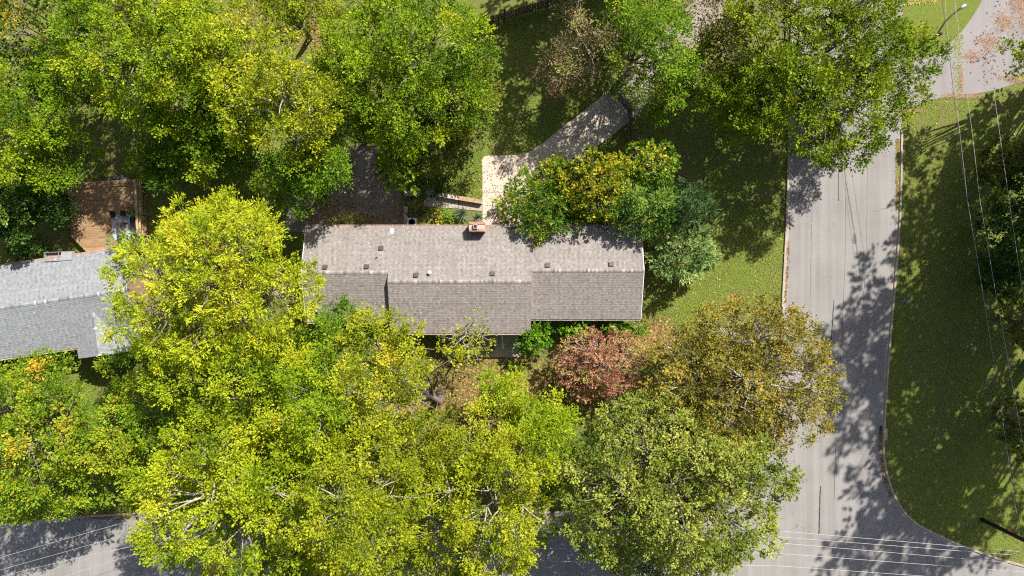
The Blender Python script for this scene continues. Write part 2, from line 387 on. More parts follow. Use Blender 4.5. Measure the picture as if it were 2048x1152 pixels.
# the drive turning off at the top right: asphalt, a grassy joint, pinkish concrete beyond
ne_drive = spline(px([(1790,60),(1845,118),(1905,82),(1950,25),(1985,-40),(2060,-150)]), 6)
ne_low = spline(px([(2500,90),(2200,125),(2048,163),(1990,180),(1930,190),(1870,198),(1832,208),(1808,228),(1801,262)]), 6)
flat_poly('driveway_side_street', [(p.x,p.y) for p in ne_drive] + [tuple(W(2500,-150)[:2])] + [(p.x,p.y) for p in ne_low] + [tuple(W(1788,262)[:2])], 0.006, M['drive_ne'])
joint = spline(px([(1905,70),(1914,100),(1918,140),(1926,192)]), 6)

# concrete drive behind the house, through the gate and up to the trees
cd_a = spline(px([(965,452),(965,400),(965,350),(966,316),(990,311),(1040,309),(1075,294),(1115,262),(1160,228),(1205,190),(1250,140),(1310,80),(1370,20),(1440,-60),(1520,-160)]), 5)
cd_b = spline(px([(1590,-100),(1480,0),(1410,80),(1350,150),(1290,215),(1240,258),(1195,292),(1150,335),(1115,400),(1100,452)]), 5)
ia = next(i for i, p in enumerate(cd_a) if p.y > W(0,184).y and p.x > 5); ib = next(i for i, p in enumerate(cd_b) if p.y < W(0,232).y)
flat_poly('concrete_drive', [(p.x,p.y) for p in cd_a[:ia+1]]+[(p.x,p.y) for p in cd_b[ib:]], 0.012, M['concrete'])
flat_poly('shade_toned_drive', [(p.x,p.y) for p in cd_a[ia:]]+[(p.x,p.y) for p in cd_b[:ib+1]], 0.010, M['drive_far'])  # brownish asphalt past the gate, its colour also darkened for tree shade
m = MB()
for a, b in (((965,384),(1100,386)), ((1040,309),(1110,400)), ((1130,252),(1180,300)), ((1222,172),(1275,228))):
    m.bar(W(*a)+Vector((0,0,0.0135)), W(*b)+Vector((0,0,0.0135)), 0.03, 0.006)
tag(m.build('drive_joints', M['tar']), kind='structure')

# sunken asphalt drive
pit = spline(px([(806,462),(806,430),(806,396),(790,372),(786,330),(770,300),(735,282),(690,292),(650,330),(600,385),(566,425),(565,462)]), 5)
flat_poly('sunken_drive', [(p.x,p.y) for p in pit], PIT_Z+0.03, M['drive_dark'])

# tar seals and patch on the road
m = MB()
def seal(pts, w):
    L = spline(px(pts), 8)
    for a, b in zip(L[:-1], L[1:]):
        j = Vector((random.uniform(-.012,.012), 0, 0))
        m.bar(a+j+Vector((0,0,0.003)), b+j+Vector((0,0,0.003)), w*random.uniform(0.7,1.3), 0.005)
seal([(1668,600),(1664,660),(1659,720),(1655,768)], 0.085)
seal([(1641,972),(1639,1020),(1638,1068)], 0.085)
seal([(1677,300),(1677,350),(1677,402)], 0.07)
seal([(300,1122),(340,1120)], 0.06); seal([(985,1118),(1040,1118)], 0.07); 
seal([(1692,300),(1690,520),(1682,700),(1672,880),(1668,1000)], 0.022); seal([(1735,300),(1733,480),(1725,640)], 0.016); seal([(1625,360),(1622,520),(1618,700)], 0.014)
for q0 in ((1600,700),(1720,560),(1690,930),(1580,1060),(1745,420),(120,1090)):
    pts = [q0]
    for _ in range(6): pts.append((pts[-1][0]+random.uniform(-4,14), pts[-1][1]+random.uniform(-9,9)))
    seal(pts, 0.014)
tag(m.build('tar_seals', M['tar']), kind='structure')
m = MB(); m.poly([W(1709+9*math.cos(a)*(0.45+0.1*math.sin(3*a)), 478+11*math.sin(a)) for a in np.linspace(2*PI,0,14)[:-1]], 0.004)
tag(m.build('road_patch', plain('patch_asphalt', (0.12,0.12,0.122), 0.9)), kind='structure')
m = MB(); m.poly(px([(1799,1111),(1811,1111),(1811,1123),(1799,1123)])[::-1], 0.005)
tag(m.build('utility_cover', plain('cover_iron', (0.22,0.19,0.18), 0.7)), 'small square utility cover set in the road asphalt', 'cover')

# ------------------------------------------------------------------ roofs and houses
def shingle_field(name, quad, mat, parent, seed, expo=0.142, tab=0.19):
    """overlapping tabs over a roof slope. quad: eave-left, eave-right, ridge-right, ridge-left"""
    r = np.random.default_rng(seed)
    el, er, rr, rl = [np.array(q, float) for q in quad]
    L = np.linalg.norm((rl+rr)/2-(el+er)/2); n = int(L/expo)
    nrm = np.cross(er-el, rl-el); nrm /= np.linalg.norm(nrm)
    if nrm[2] < 0: nrm = -nrm
    Vt = []; T = []
    for i in range(n+1):
        t0 = i*expo/L; t1 = min(1.0, t0+expo*1.25/L)
        if t0 >= 0.995: break
        a0, b0 = el+(rl-el)*t0, er+(rr-er)*t0; a1, b1 = el+(rl-el)*t1, er+(rr-er)*t1
        wd = np.linalg.norm(b0-a0)
        if wd < 0.05: continue
        cuts = np.arange(-r.random()*tab, wd, tab)
        cuts = np.unique(np.clip(np.concatenate([[0], cuts + r.normal(0, 0.018, len(cuts)), [wd]]), 0, wd))/wd
        row = r.normal(0, 0.03)
        for ci, (c0, c1) in enumerate(zip(cuts[:-1], cuts[1:])):
            lift = 0.013 + r.random()*0.009
            p0 = a0+(b0-a0)*c0; p1 = a0+(b0-a0)*c1; p2 = a1+(b1-a1)*c1; p3 = a1+(b1-a1)*c0
            gap = (p1-p0)*0.012
            top = [p0+gap+nrm*lift, p1-gap+nrm*lift, p2-gap+nrm*0.002, p3+gap+nrm*0.002]
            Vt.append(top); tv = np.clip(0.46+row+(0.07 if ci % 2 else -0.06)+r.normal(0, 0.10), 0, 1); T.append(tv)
            Vt.append([p0+gap-nrm*0.004, p1-gap-nrm*0.004, top[1], top[0]]); T.append(tv*0.5)  # front edge tinted darker, painting a shade line under each course
    o = quad_mesh(name, np.array(Vt), np.array(T), mat, parent); o['kind'] = 'stuff'; return o

def ridge_caps(a, b, down_n, down_s, mat, parent, seed, step=0.16, half=0.15):
    r = np.random.default_rng(seed); a, b = np.array(a, float), np.array(b, float); L = np.linalg.norm(b-a); d = (b-a)/L
    n = int(L/step); Vt = []; T = []
    dn, ds = np.array(down_n, float), np.array(down_s, float); dn /= np.linalg.norm(dn); ds /= np.linalg.norm(ds)
    for i in range(n):
        p = a+d*(i*step); q = a+d*min(L, i*step+step*1.3); u0 = np.array((0,0,0.040)); u1 = np.array((0,0,0.022))
        tv = np.clip(r.normal(0.58, 0.24), 0, 1)
        Vt.append([p+u0, q+u1, q+dn*half+u1, p+dn*half+u0]); T.append(tv)
        Vt.append([q+u1, p+u0, p+ds*half+u0, q+ds*half+u1]); T.append(tv)
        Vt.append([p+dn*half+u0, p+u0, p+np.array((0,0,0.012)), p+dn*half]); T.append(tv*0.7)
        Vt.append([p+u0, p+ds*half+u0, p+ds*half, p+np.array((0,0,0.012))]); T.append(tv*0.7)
    o = quad_mesh('ridge_cap', np.array(Vt), np.array(T), mat, parent); o['kind'] = 'stuff'; return o

def roof_section(root, x0, x1, yn, zn, yr, zr, ys_, zs, mat, seed, over=0.42):
    """two slopes of shingles over a solid deck, with fascia"""
    m = MB(); t = 0.11
    for (ya, za, yb, zb) in ((yn, zn, yr, zr), (yr, zr, ys_, zs)):
        m.add([(x0,ya,za-0.012),(x1,ya,za-0.012),(x1,yb,zb-0.012),(x0,yb,zb-0.012),(x0,ya,za-t),(x1,ya,za-t),(x1,yb,zb-t),(x0,yb,zb-t)],
              [(0,3,2,1),(4,5,6,7),(0,1,5,4),(2,3,7,6),(1,2,6,5),(3,0,4,7)])
    m.build('roof_deck', M['white'], root)
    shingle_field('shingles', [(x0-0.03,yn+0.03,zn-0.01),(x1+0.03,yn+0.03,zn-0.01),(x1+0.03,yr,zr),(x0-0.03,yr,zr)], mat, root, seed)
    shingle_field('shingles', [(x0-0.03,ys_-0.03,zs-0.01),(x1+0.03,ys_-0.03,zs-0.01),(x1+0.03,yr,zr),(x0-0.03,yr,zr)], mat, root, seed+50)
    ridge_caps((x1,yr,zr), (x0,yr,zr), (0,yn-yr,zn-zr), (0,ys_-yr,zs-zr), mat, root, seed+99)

def wall_section(root, x0, x1, yn, zn, yr, zr, ys_, zs, zb, mat):
    m = MB(); i = 0.42; pn = (zr-zn)/(yn-yr); ps = (zr-zs)/(yr-ys_)
    prof = [(yn-i, zb), (yn-i, zn+pn*i-0.13), (yr, zr-0.13), (ys_+i, zs+ps*i-0.13), (ys_+i, zb)]
    n = len(prof)
    m.add([(x0,y,z) for y, z in prof]+[(x1,y,z) for y, z in prof],
          [tuple(range(n)), tuple(range(2*n-1,n-1,-1))]+[(k,n+k,n+(k+1)%n,(k+1)%n) for k in range(n)])
    return m.build('wall', mat, root)

def window(root, x, y, z, w, h, face):
    """a framed window on a wall that faces face (+1 = +y, -1 = -y)"""
    fr = MB()
    y0, y1 = (y, y+0.05) if face > 0 else (y-0.05, y)
    for xa, xb, za, zb in ((x-w/2, x-w/2+0.06, z, z+h), (x+w/2-0.06, x+w/2, z, z+h), (x-w/2+0.06, x+w/2-0.06, z, z+0.06), (x-w/2+0.06, x+w/2-0.06, z+h-0.06, z+h), (x-w/2+0.06, x+w/2-0.06, z+h/2-0.02, z+h/2+0.02)):
        fr.box(xa, xb, y0, y1, za, zb)
    f = fr.build('window', M['white'], root)
    p = MB(); yc = y+0.02*face; p.box(x-w/2+0.06, x+w/2-0.06, min(yc, y-0.01*face), max(yc, y-0.01*face), z+0.06, z+h-0.06); p.build('pane', M['glass'], f)
    s_ = MB(); s_.box(x-w/2-0.05, x+w/2+0.05, min(y, y+0.1*face), max(y, y+0.1*face), z-0.07, z-0.003); s_.build('sill', M['kerb'], f)

PITCH = 0.36
YN, ZN = W(0,453,2.9).y, 2.9
house = empty('ranch_house', (0, 0, 0))
tag(house, 'long ranch house with taupe shingle roof and brick chimney in the centre', 'house')
sects = []
for x0, x1, ridge_px, eave_px in ((-16.3, -9.58, 545, 644), (-9.58, 1.47, 563, 666), (1.47, 10.2, 541, 638)):
    yr = W(0, ridge_px, 4.3).y; zr = ZN + PITCH*(YN-yr)
    ye = W(0, eave_px, 2.9).y; ze = zr - PITCH*(yr-ye)
    sects.append((x0, x1, yr, zr, ye, ze))
for k, (x0, x1, yr, zr, ye, ze) in enumerate(sects):
    roof_section(house, x0, x1, YN, ZN, yr, zr, ye, ze, M['shingle'], 11+k)
    wall_section(house, x0+(0.42 if k == 0 else 0.0), x1-(0.42 if k == 2 else 0.0), YN, ZN, yr, zr, ye, ze, -1.3, M['brick'])
# gutters: an open trough on each eave
def gutter(x0, x1, y, z, face, mat):
    m = MB(); w = 0.12
    ya, yb = (y+0.02, y+0.02+w) if face > 0 else (y-0.02-w, y-0.02)
    m.box(x0, x1, ya, yb, z-0.13, z-0.115)
    m.box(x0, x1, ya, ya+0.014, z-0.114, z-0.03); m.box(x0, x1, yb-0.014, yb, z-0.114, z-0.03)
    for x in np.arange(x0+0.5, x1, 0.9): m.box(x-0.015, x+0.015, ya+0.015, yb-0.015, z-0.05, z-0.035)
    lv = MB(); lv.box(x0+0.01, x1-0.01, ya+0.016, yb-0.016, z-0.113, z-0.07)
    gm = m.build('gutter', M['gutter'], house); lv.build('leaf_debris', mat, gm)
gutter(-16.3, 10.2, YN, ZN, 1, M['gutter_rust'])
gutter(-16.3, -9.7, sects[0][4], sects[0][5], -1, M['gutter_rust'])
gutter(-9.6, 1.45, sects[1][4], sects[1][5], -1, M['gutter_rust'])
gutter(1.5, 10.2, sects[2][4], sects[2][5], -1, M['black'])
for k, x in ((0, -16.35), (2, 10.25)):     # rake boards up both gables
    x0, x1, yr, zr, ye, ze = sects[k]; m = MB()
    m.bar((x, YN, ZN-0.07), (x, yr, zr-0.07), 0.045, 0.16); m.bar((x, yr, zr-0.07), (x, ye, ze-0.07), 0.045, 0.16)
    m.build('rake_board', M['white'], house)
# step flashing where the taller middle roof meets the wings
for x, k in ((-9.6, 0), (1.49, 2)):
    m = MB(); yr, zr = sects[1][2], sects[1][3]; ya = sects[k][2]; za = sects[k][3]; ye, ze = sects[k][4], sects[k][5]
    zc = zr - PITCH*(yr-ye)
    m.add([(x,ya,za),(x,yr,zr-0.02),(x,ye,zc-0.02),(x,ye,ze-0.02)], [(0,1,2,3)] if k == 2 else [(3,2,1,0)])
    m.build('gable_siding', M['gutter'] if k == 2 else M['white'], house)
# box vents and pipes
def on_roof(pxx, pyy):
    p = W(pxx, pyy, 3.9)
    for _ in range(4):
        z = ZN + PITCH*(YN-p.y); p = W(pxx, pyy, z)
    return p
for k, (a, b) in enumerate(((650,535),(733,534),(762,497),(832,551),(985,548),(1095,531),(1222,529))):
    p = on_roof(a, b); m = MB(); t = math.atan(PITCH)
    Mx = Matrix.Translation(p) @ Matrix.Rotation(-t, 4, 'X')
    m.box(-0.20, 0.20, -0.17, 0.22, 0.014, 0.03, Mx); m.box(-0.13, 0.13, -0.13, 0.11, 0.031, 0.11, Mx); m.box(-0.17, 0.17, -0.165, 0.16, 0.111, 0.15, Mx)
    v = m.build('roof_vent', M['vent'], house)
p = on_roof(860, 545); m = MB(); m.tube([p-Vector((0,0,.1)), p+Vector((0,0,.26))], [.085,.085], 12); v = m.build('vent_pipe', M['metal'], house)
m = MB(); m.lathe([(0.05,0.30),(0.15,0.30),(0.15,0.34),(0.02,0.42)], p, 14); m.build('rain_cap', M['white'], v)
p = on_roof(755, 513); m = MB(); m.tube([p-Vector((0,0,.1)), p+Vector((0,0,.35))], .045, 10); m.build('vent_pipe', M['metal'], house)
p = on_roof(784, 463); m = MB(); m.box(-.15,.15,-.28,.28,.015,.06, Matrix.Translation(p) @ Matrix.Rotation(-math.atan(PITCH),4,'X')); m.build('roof_hatch', M['metal'], house)
# chimney of separate bricks on a mortar core, with a flue
ca, cb = W(938,444,4.15), W(970,463,4.15)
cx0, cx1, cy0, cy1 = ca.x, cb.x, cb.y, ca.y
m = MB(); m.box(cx0+0.012, cx1-0.012, cy0+0.012, cy1-0.012, -0.2, 4.16); chim = m.build('chimney', M['mortar'], house)
m = MB(); rb = random.Random(3)
zrow = 2.6; k = 0
while zrow < 4.1:
    o = 0.105 if k % 2 else 0.0; wd = 0.06 if zrow < 3.95 else 0.085
    for ax in (0, 1):
        L = (cx1-cx0) if ax == 0 else (cy1-cy0)
        c = -o
        while c < L-0.04:
            a, b = max(0, c), min(L, c+0.2); c += 0.21
            for sd in (0, 1):
                e = rb.uniform(0, 0.006) + (0.03 if zrow > 3.95 else 0)
                if ax == 0: m.box(cx0+a, cx0+b, (cy0-e if sd == 0 else cy1-0.05), (cy0+0.05 if sd == 0 else cy1+e), zrow, zrow+0.062)
                else: m.box((cx0-e if sd == 0 else cx1-0.05), (cx0+0.05 if sd == 0 else cx1+e), cy0+a+0.002, cy0+b-0.002, zrow+0.001, zrow+0.061)
    zrow += 0.072; k += 1
b = m.build('bricks', M['brick_piece'], chim); b['kind'] = 'stuff'
# crown bricks laid flat round the top, seen from above
ncr = int((cx1-cx0)/0.1)
m0 = MB(); m0.box(-0.046, 0.046, -0.095, 0.095, 0, 0.05); first = None
for kk in range(ncr):
    for yy in (cy0+0.10, cy1-0.10):
        if first is None: o = m0.build('brick', M['brick_piece'], chim); first = o
        else: o = first.copy(); col.objects.link(o); o.parent = chim
        o.location = (cx0+0.06+kk*(cx1-cx0-0.02)/ncr, yy, 4.162); o.rotation_euler = (0, 0, rb.uniform(-.03,.03))
fx, fy = (cx0*0.6+cx1*0.4), (cy0+cy1)/2
m = MB()
for xa, xb, ya, yb in ((-.17,.17,-.17,-.11),(-.17,.17,.11,.17),(-.17,-.11,-.11,.11),(.11,.17,-.11,.11)): m.box(fx+xa, fx+xb, fy+ya, fy+yb, 4.17, 4.40)
fl = m.build('flue', plain('clay_flue', (0.30,0.22,0.18), 0.8), chim)
m = MB(); m.box(fx-.108, fx+.108, fy-.108, fy+.108, 4.17, 4.385); m.build('flue_opening', M['black'], fl)
# windows, doors, porch
for xx in (-14.8, -12.4): window(house, xx, sects[0][4]+0.42, 0.9, 1.3, 1.3, -1)
for xx in (-8.2, -6.3, -1.6): window(house, xx, sects[1][4]+0.42, 0.8, 1.4, 1.5, -1)
for xx in (3.0, 5.6, 8.4): window(house, xx, sects[2][4]+0.42, 1.0, 1.3, 1.2, -1)
for xx in (-15.0, -7.0, -5.2, -0.5, 3.2, 6.0, 8.6): window(house, xx, YN-0.42, 1.1, 1.2, 1.1, 1)
yd = sects[1][4]+0.42
m = MB(); m.box(-4.55, -3.55, yd-0.06, yd-0.002, 0.2, 2.3); dr = m.build('front_door', plain('door_paint', (0.10,0.03,0.025), 0.4), house)
m = MB(); m.lathe([(0.01,0.0),(0.035,0.01),(0.035,0.03),(0.01,0.045)], (-3.68, yd-0.1, 1.2), 10); m.build('handle', M['metal'], dr)
for xx in (-13.2, -10.4):
    m = MB(); m.box(xx-1.25, xx+1.25, YN-0.418, YN-0.36, PIT_Z+0.05, PIT_Z+2.2); gd = m.build('garage_door', M['white'], house)
    for q in range(1, 4):
        m = MB(); m.box(xx-1.22, xx+1.22, YN-0.359, YN-0.352, PIT_Z+0.05+q*0.54-0.02, PIT_Z+0.05+q*0.54+0.01); m.build('panel_groove', M['gutter'], gd)
m = MB(); pa, pb = W(884,672), W(1041,714)
m.prism([(pa.x, -2.9), (pa.x, pb.y), (pb.x, pb.y), (pb.x, -2.9)], -0.05, 0.17); m.build('porch_slab', M['walk'], house)
for xx in (-5.5, -2.6, 0.35):
    m = MB(); ye = sects[1][4]+0.12; m.box(xx-.06, xx+.06, ye-.06, ye+.06, 0.171, sects[1][5]-0.12); m.box(xx-.09, xx+.09, ye-.09, ye+.09, 0.172, 0.35); m.build('porch_post', M['white'], house)
m = MB(); m.bar(W(1003.5,664,.25), W(1006,697,.20), 0.13, 0.09); m.bar(W(1003.5,664,.25), Vector((W(1003.5,664,.25).x, sects[1][4]-0.08, sects[1][5]-0.14)), 0.09, 0.07)
m.build('downspout', M['white'], house)

# neighbour's grey house at the left edge
nb_rz = math.radians(8.2)
nO = W(170, 592, 4.2); nb = empty('grey_roofed_house', (nO.x, nO.y, 0), nb_rz)
tag(nb, 'grey shingle house with small front gable at the left edge', 'house')
nx0, nx1 = -16.0, 3.3
nyn, nys, nzr = 3.35, -3.85, 4.35
nzn = nzr-0.34*nyn; nzs = nzr+0.34*nys
roof_section(nb, nx0, nx1, nyn, nzn, 0.0, nzr, nys, nzs, M['shingle_grey'], 71)
wall_section(nb, nx0+.4, nx1-.4, nyn, nzn, 0.0, nzr, nys, nzs, -0.2, M['brick'])
# front gable
gx, gw, gy = 0.25, 2.15, -4.75
grz = nzr-0.45; gz = grz-0.42*gw; gyb = -(nzr-grz)/0.34
m = MB()
yv = -(nzr-gz)/0.34
for sd in (-1, 1):
    q = [(gx+sd*gw,gy,gz),(gx,gy,grz),(gx,gyb,grz),(gx+sd*gw,yv,gz)]
    shingle_field('shingles', [(gx+sd*gw,gy,gz+.02),(gx+sd*gw,yv-.02,gz+.02),(gx,gyb,grz+.02),(gx,gy,grz+.02)], M['shingle_grey'], nb, 81+sd)
    m.add([(x,y,z-.005) for x, y, z in q]+[(x,y,z-.1) for x, y, z in q], [(0,1,2,3),(7,6,5,4),(0,4,5,1),(3,7,4,0)])
m.build('gable_deck', M['white'], nb)
ridge_caps((gx,gy,grz+.02), (gx,gyb,grz+.02), (-gw,0,gz-grz), (gw,0,gz-grz), M['shingle_grey'], nb, 85)
m = MB(); m.add([(gx-gw+.3,gy+.35,-.2),(gx+gw-.3,gy+.35,-.2),(gx+gw-.3,gy+.35,gz-.05),(gx,gy+.35,grz-.1),(gx-gw+.3,gy+.35,gz-.05),(gx-gw+.3,-3.3,-.2),(gx+gw-.3,-3.3,-.2),(gx+gw-.3,-3.3,gz-.05),(gx-gw+.3,-3.3,gz-.05)],
      [(0,1,2,3,4),(5,0,4,8),(1,6,7,2)]); m.build('gable_wall', M['brick'], nb)
window(nb, gx, gy+.35, 0.9, 1.4, 1.3, -1)
for xx in (-12.0, -8.5, -5.0): window(nb, xx, nys+.42, 0.9, 1.4, 1.3, -1)
def nb_gutter(y, z, face):
    g_ = MB(); ya, yb = (y+.02, y+.15) if face > 0 else (y-.15, y-.02)
    x1_ = nx1 if face > 0 else gx-gw-.05
    g_.box(nx0, x1_, ya, yb, z-.13, z-.115); g_.box(nx0, x1_, ya, ya+.014, z-.114, z-.03); g_.box(nx0, x1_, yb-.014, yb, z-.114, z-.03)
    gg = g_.build('gutter', M['white'], nb)
    l_ = MB(); l_.box(nx0+.01, x1_-.01, ya+.016, yb-.016, z-.113, z-.045); l_.build('leaf_debris', M['gutter_rust'], gg)
nb_gutter(nyn, nzn, 1); nb_gutter(nys, nzs, -1)

# the clear-lidded box at the neighbour's north eave
bo = W(123, 513, 3.0); sb = empty('clear_box', (bo.x, bo.y, 3.0), math.radians(3))
tag(sb, 'long clear-lidded metal box of leaves at the grey roof eave', 'box')
m = MB()
for a in ((-1.1,1.1,-.36,-.33,.0,.4),(-1.1,1.1,.33,.36,.0,.4),(-1.1,-1.07,-.33,.33,.0,.4),(1.07,1.1,-.33,.33,.0,.4)): m.box(*a)
m.box(-1.07,1.07,-.33,.33,0,.03); m.build('body', M['metal'], sb)
m = MB(); m.box(-1.0,0.2,-.26,.26,.031,.09); m.build('leaf_contents', M['gutter_rust'], sb)
m = MB(); m.box(0.22,1.065,-.325,.325,.36,.385); m.build('lid', M['plastic_grey'], sb)
m = MB(); m.box(-0.015,0.015,-.32,.32,.33,.39); m.build('cross_bar', M['metal'], sb)
m = MB(); m.box(.6,.62,-.32,.32,.387,.41); m.build('cross_bar', M['metal'], sb)
for xx in (-.9, .9):
    m = MB(); m.box(xx-.05, xx+.05, -.3, .3, -.25, -.002); m.build('bracket', M['metal'], sb)

# timber deck behind the neighbour's house
DZ = 0.75
dk = empty('timber_deck', W(212, 438, DZ)-Vector((0,0,DZ)), math.radians(3.0))
tag(dk, 'brown timber deck of long boards behind the grey-roofed house', 'deck')
k = H/(H-DZ)
bw = 0.135; nb_ = 42; y0 = -2.85
pm = {}
for i in range(nb_):
    y = y0+i*(bw+0.008); xa = -2.95+max(0, (y-1.2))*0.0; xb = 3.1
    if y < -1.3: xa = -3.0+(-1.3-y)*0.9
    m = MB(); m.box(xa+random.uniform(-.02,.02), xb, y, y+bw, DZ-.03, DZ+random.uniform(-.003,.003)); m.build('plank', M['deck'], dk)
m = MB()
for xx in (-2.2, 0.0, 2.2): m.box(xx-.05, xx+.05, y0+1.2, y0+nb_*.143-.1, DZ-.2, DZ-.032)
m.build('joists', M['deck'], dk)
for xx in (-2.2, 2.9):
    for yy in (-1.4, 2.9):
        m = MB(); m.box(xx-.06, xx+.06, yy-.06, yy+.06, -.1, DZ-.201); m.build('post', M['deck'], dk)
for yy in (-2.5, -.75, 1.0, 2.75):
    m = MB(); m.box(2.98, 3.08, yy-.05, yy+.05, DZ+.003, DZ+.95); m.build('rail_post', M['rail'], dk)
m = MB(); m.box(2.93, 3.13, -2.7, 2.95, DZ+.951, DZ+.99); m.build('handrail', M['rail'], dk)
m = MB(); m.box(3.005, 3.055, -2.6, 2.85, DZ+.12, DZ+.2); m.build('lower_rail', M['rail'], dk)
for i, yy in enumerate(np.arange(-2.45, 2.75, .13)):
    m = MB(); m.box(3.018, 3.042, yy-.018, yy+.018, DZ+.201, DZ+.95); m.build('baluster', M['rail'], dk)
m = MB(); m.bar((-2.9,2.98,DZ+.5),(2.9,2.98,DZ+.5),.06,.10); m.build('end_rail', M['rail'], dk)
# outer stair rail with its own boards
sr = empty('deck_stair', W(286, 430, 0), math.radians(6)); tag(sr, 'narrow timber stair with pale rails on the right side of the deck', 'stair')
for i in range(9):
    m = MB(); zz = DZ-0.085*i; m.box(-.38, .38, -1.7+i*.38-.01, -1.7+i*.38+.30, zz-.04, zz); m.build('tread', M['deck'], sr)
m = MB(); m.bar((.42,-1.9,DZ+.95),(.42,2.0,.95),.14,.05); m.build('handrail', M['rail'], sr)
for yy, zz in ((-1.8, DZ+.9), (0, DZ/2+.9), (1.8, .95)):
    m = MB(); m.box(.38,.46,yy-.04,yy+.04,0,zz); m.build('rail_post', M['rail'], sr)
m = MB(); m.bar((-.42,-1.7,DZ-.12),(-.42,1.6,.02),.05,.2); m.bar((.36,-1.7,DZ-.12),(.36,1.6,.02),.05,.2); m.build('stringer', M['deck'], sr)
# rug, table, bench and chair on the deck
o = W(247, 453, DZ)
m = MB(); m.box(-.95, .95, -1.05, .95, 0, .012); r_ = m.build('outdoor_rug', M['rug']); r_.location = (o.x, o.y, DZ+.006); r_.rotation_euler = (0,0,math.radians(4)); tag(r_, 'pale grey outdoor rug spread on the timber deck', 'rug')
t = empty('patio_table', W(247,459,DZ+.02), math.radians(4)); tag(t, 'low dark patio table standing on the pale grey rug', 'table')
m = MB(); m.box(-.34,.34,-.55,.55,.40,.44); m.build('tabletop', plain('dark_tabletop',(.07,.055,.05),.3), t)
for a in (-.29,.29):
    for b in (-.48,.48):
        m = MB(); m.box(a-.03,a+.03,b-.03,b+.03,0,.399); m.build('leg', M['dark_metal'], t)
bn = empty('slatted_bench', W(272,452,DZ+.02), math.radians(4)); tag(bn, 'dark slatted bench against the deck rail beside the rug', 'bench')
for i in range(5):
    m = MB(); m.box(-.24+i*.1, -.16+i*.1, -.75,.75,.42,.445); m.build('slat', M['dark_metal'], bn)
m = MB(); m.box(.25,.29,-.75,.75,.55,.85); m.build('backrest', M['dark_metal'], bn)
for a in (-.22,.25):
    for b in (-.68,.68):
        m = MB(); m.box(a-.02,a+.02,b-.02,b+.02,0,.419 if a < 0 else .85); m.build('leg', M['dark_metal'], bn)
for q, (ax, ay, lab) in enumerate(((232,430,'black wire chair at the left corner of the deck rug'),(252,428,'black wire chair beside the potted plant on the deck'))):
    ch = empty('wire_chair', W(ax,ay,DZ+.02), 0.2-.3*q); tag(ch, lab, 'chair', 'wire chairs on the deck')
    m = MB(); m.box(-.22,.22,-.22,.2,.43,.46); m.build('seat', M['dark_metal'], ch)
    m = MB()
    for i in range(7): m.box(-.2+i*.062,-.185+i*.062,.2,.22,.461,.88)
    m.box(-.22,.22,.198,.225,.881,.91); m.build('backrest', M['dark_metal'], ch)
    for a in (-.2,.2):
        for b in (-.2,.18):
            m = MB(); m.box(a-.015,a+.015,b-.015,b+.015,0,.429); m.build('leg', M['dark_metal'], ch)
# round patio of paving beyond the deck
m = MB(); c = W(236, 378, .03); m.lathe([(1.22,-.06),(1.22,.03),(1.18,.05),(0.01,.05)], (c.x, c.y, 0), 28)
tag(m.build('round_patio', plain('patio_paving',(.17,.15,.15),.9,0,.3,6)), 'round grey paved circle at the far end of the timber deck', 'patio')

# ------------------------------------------------------------------ steps, walk and walls behind the house
st = empty('garden_steps', W(830, 404, 0)); tag(st, 'flight of narrow concrete steps going down to the sunken drive', 'steps')
so = W(830,404,0)
for i in range(7):
    xa = W(848-i*5.4,0).x - so.x; xb = xa - W(1029.4,0).x
    z = -0.01-(i+1)*0.155+0.0
    m = MB(); m.box(xb-.02, xa, -.50, .42, PIT_Z-.3, z); m.build('step', M['walk'], st)
wk = empty('garden_walk', (0,0,0)); tag(wk, 'narrow concrete walk of three slabs between the steps and drive', 'walk')
for (a, b, c2, d) in (((848,391),(876,392),(876,415),(848,412)), ((877.5,392),(917,399),(917,417),(877.5,415)), ((918.5,399),(964,405),(964,422),(918.5,418))):
    m = MB(); m.prism([tuple(W(*q)[:2]) for q in (d, c2, b, a)], -.1, .035+random.uniform(0,.012)); m.build('slab', M['walk'], wk)
rw = empty('low_garden_wall', (0,0,0)); tag(rw, 'low concrete garden wall along the grass bed above the walk', 'wall')
for a, b, mt in (((852,385),(918,396.5),'wallcap'), ((919,396.7),(964.5,404.3),'wallcap')):
    m = MB(); m.bar(W(*a,.22)+Vector((0,.0,0)), W(*b,.22), .34, .56); m.build('wall_block', M[mt] if a[0] < 900 else plain('stained_cap',(.34,.23,.14),.9,0,.3,3), rw)
rt = empty('retaining_wall', (0,0,0)); tag(rt, 'concrete retaining wall beside the sunken drive near the air conditioner', 'wall')
m = MB(); m.prism([tuple(W(*q)[:2]) for q in ((808,452),(816,452),(816,413),(808,413))], PIT_Z-.3, .06); m.build('wall_block', M['walk'], rt)
m = MB(); m.prism([tuple(W(*q)[:2]) for q in ((808,391.5),(846,391.5),(846,382),(808,382))], PIT_Z-.3, .08); m.build('wall_block', M['walk'], rt)
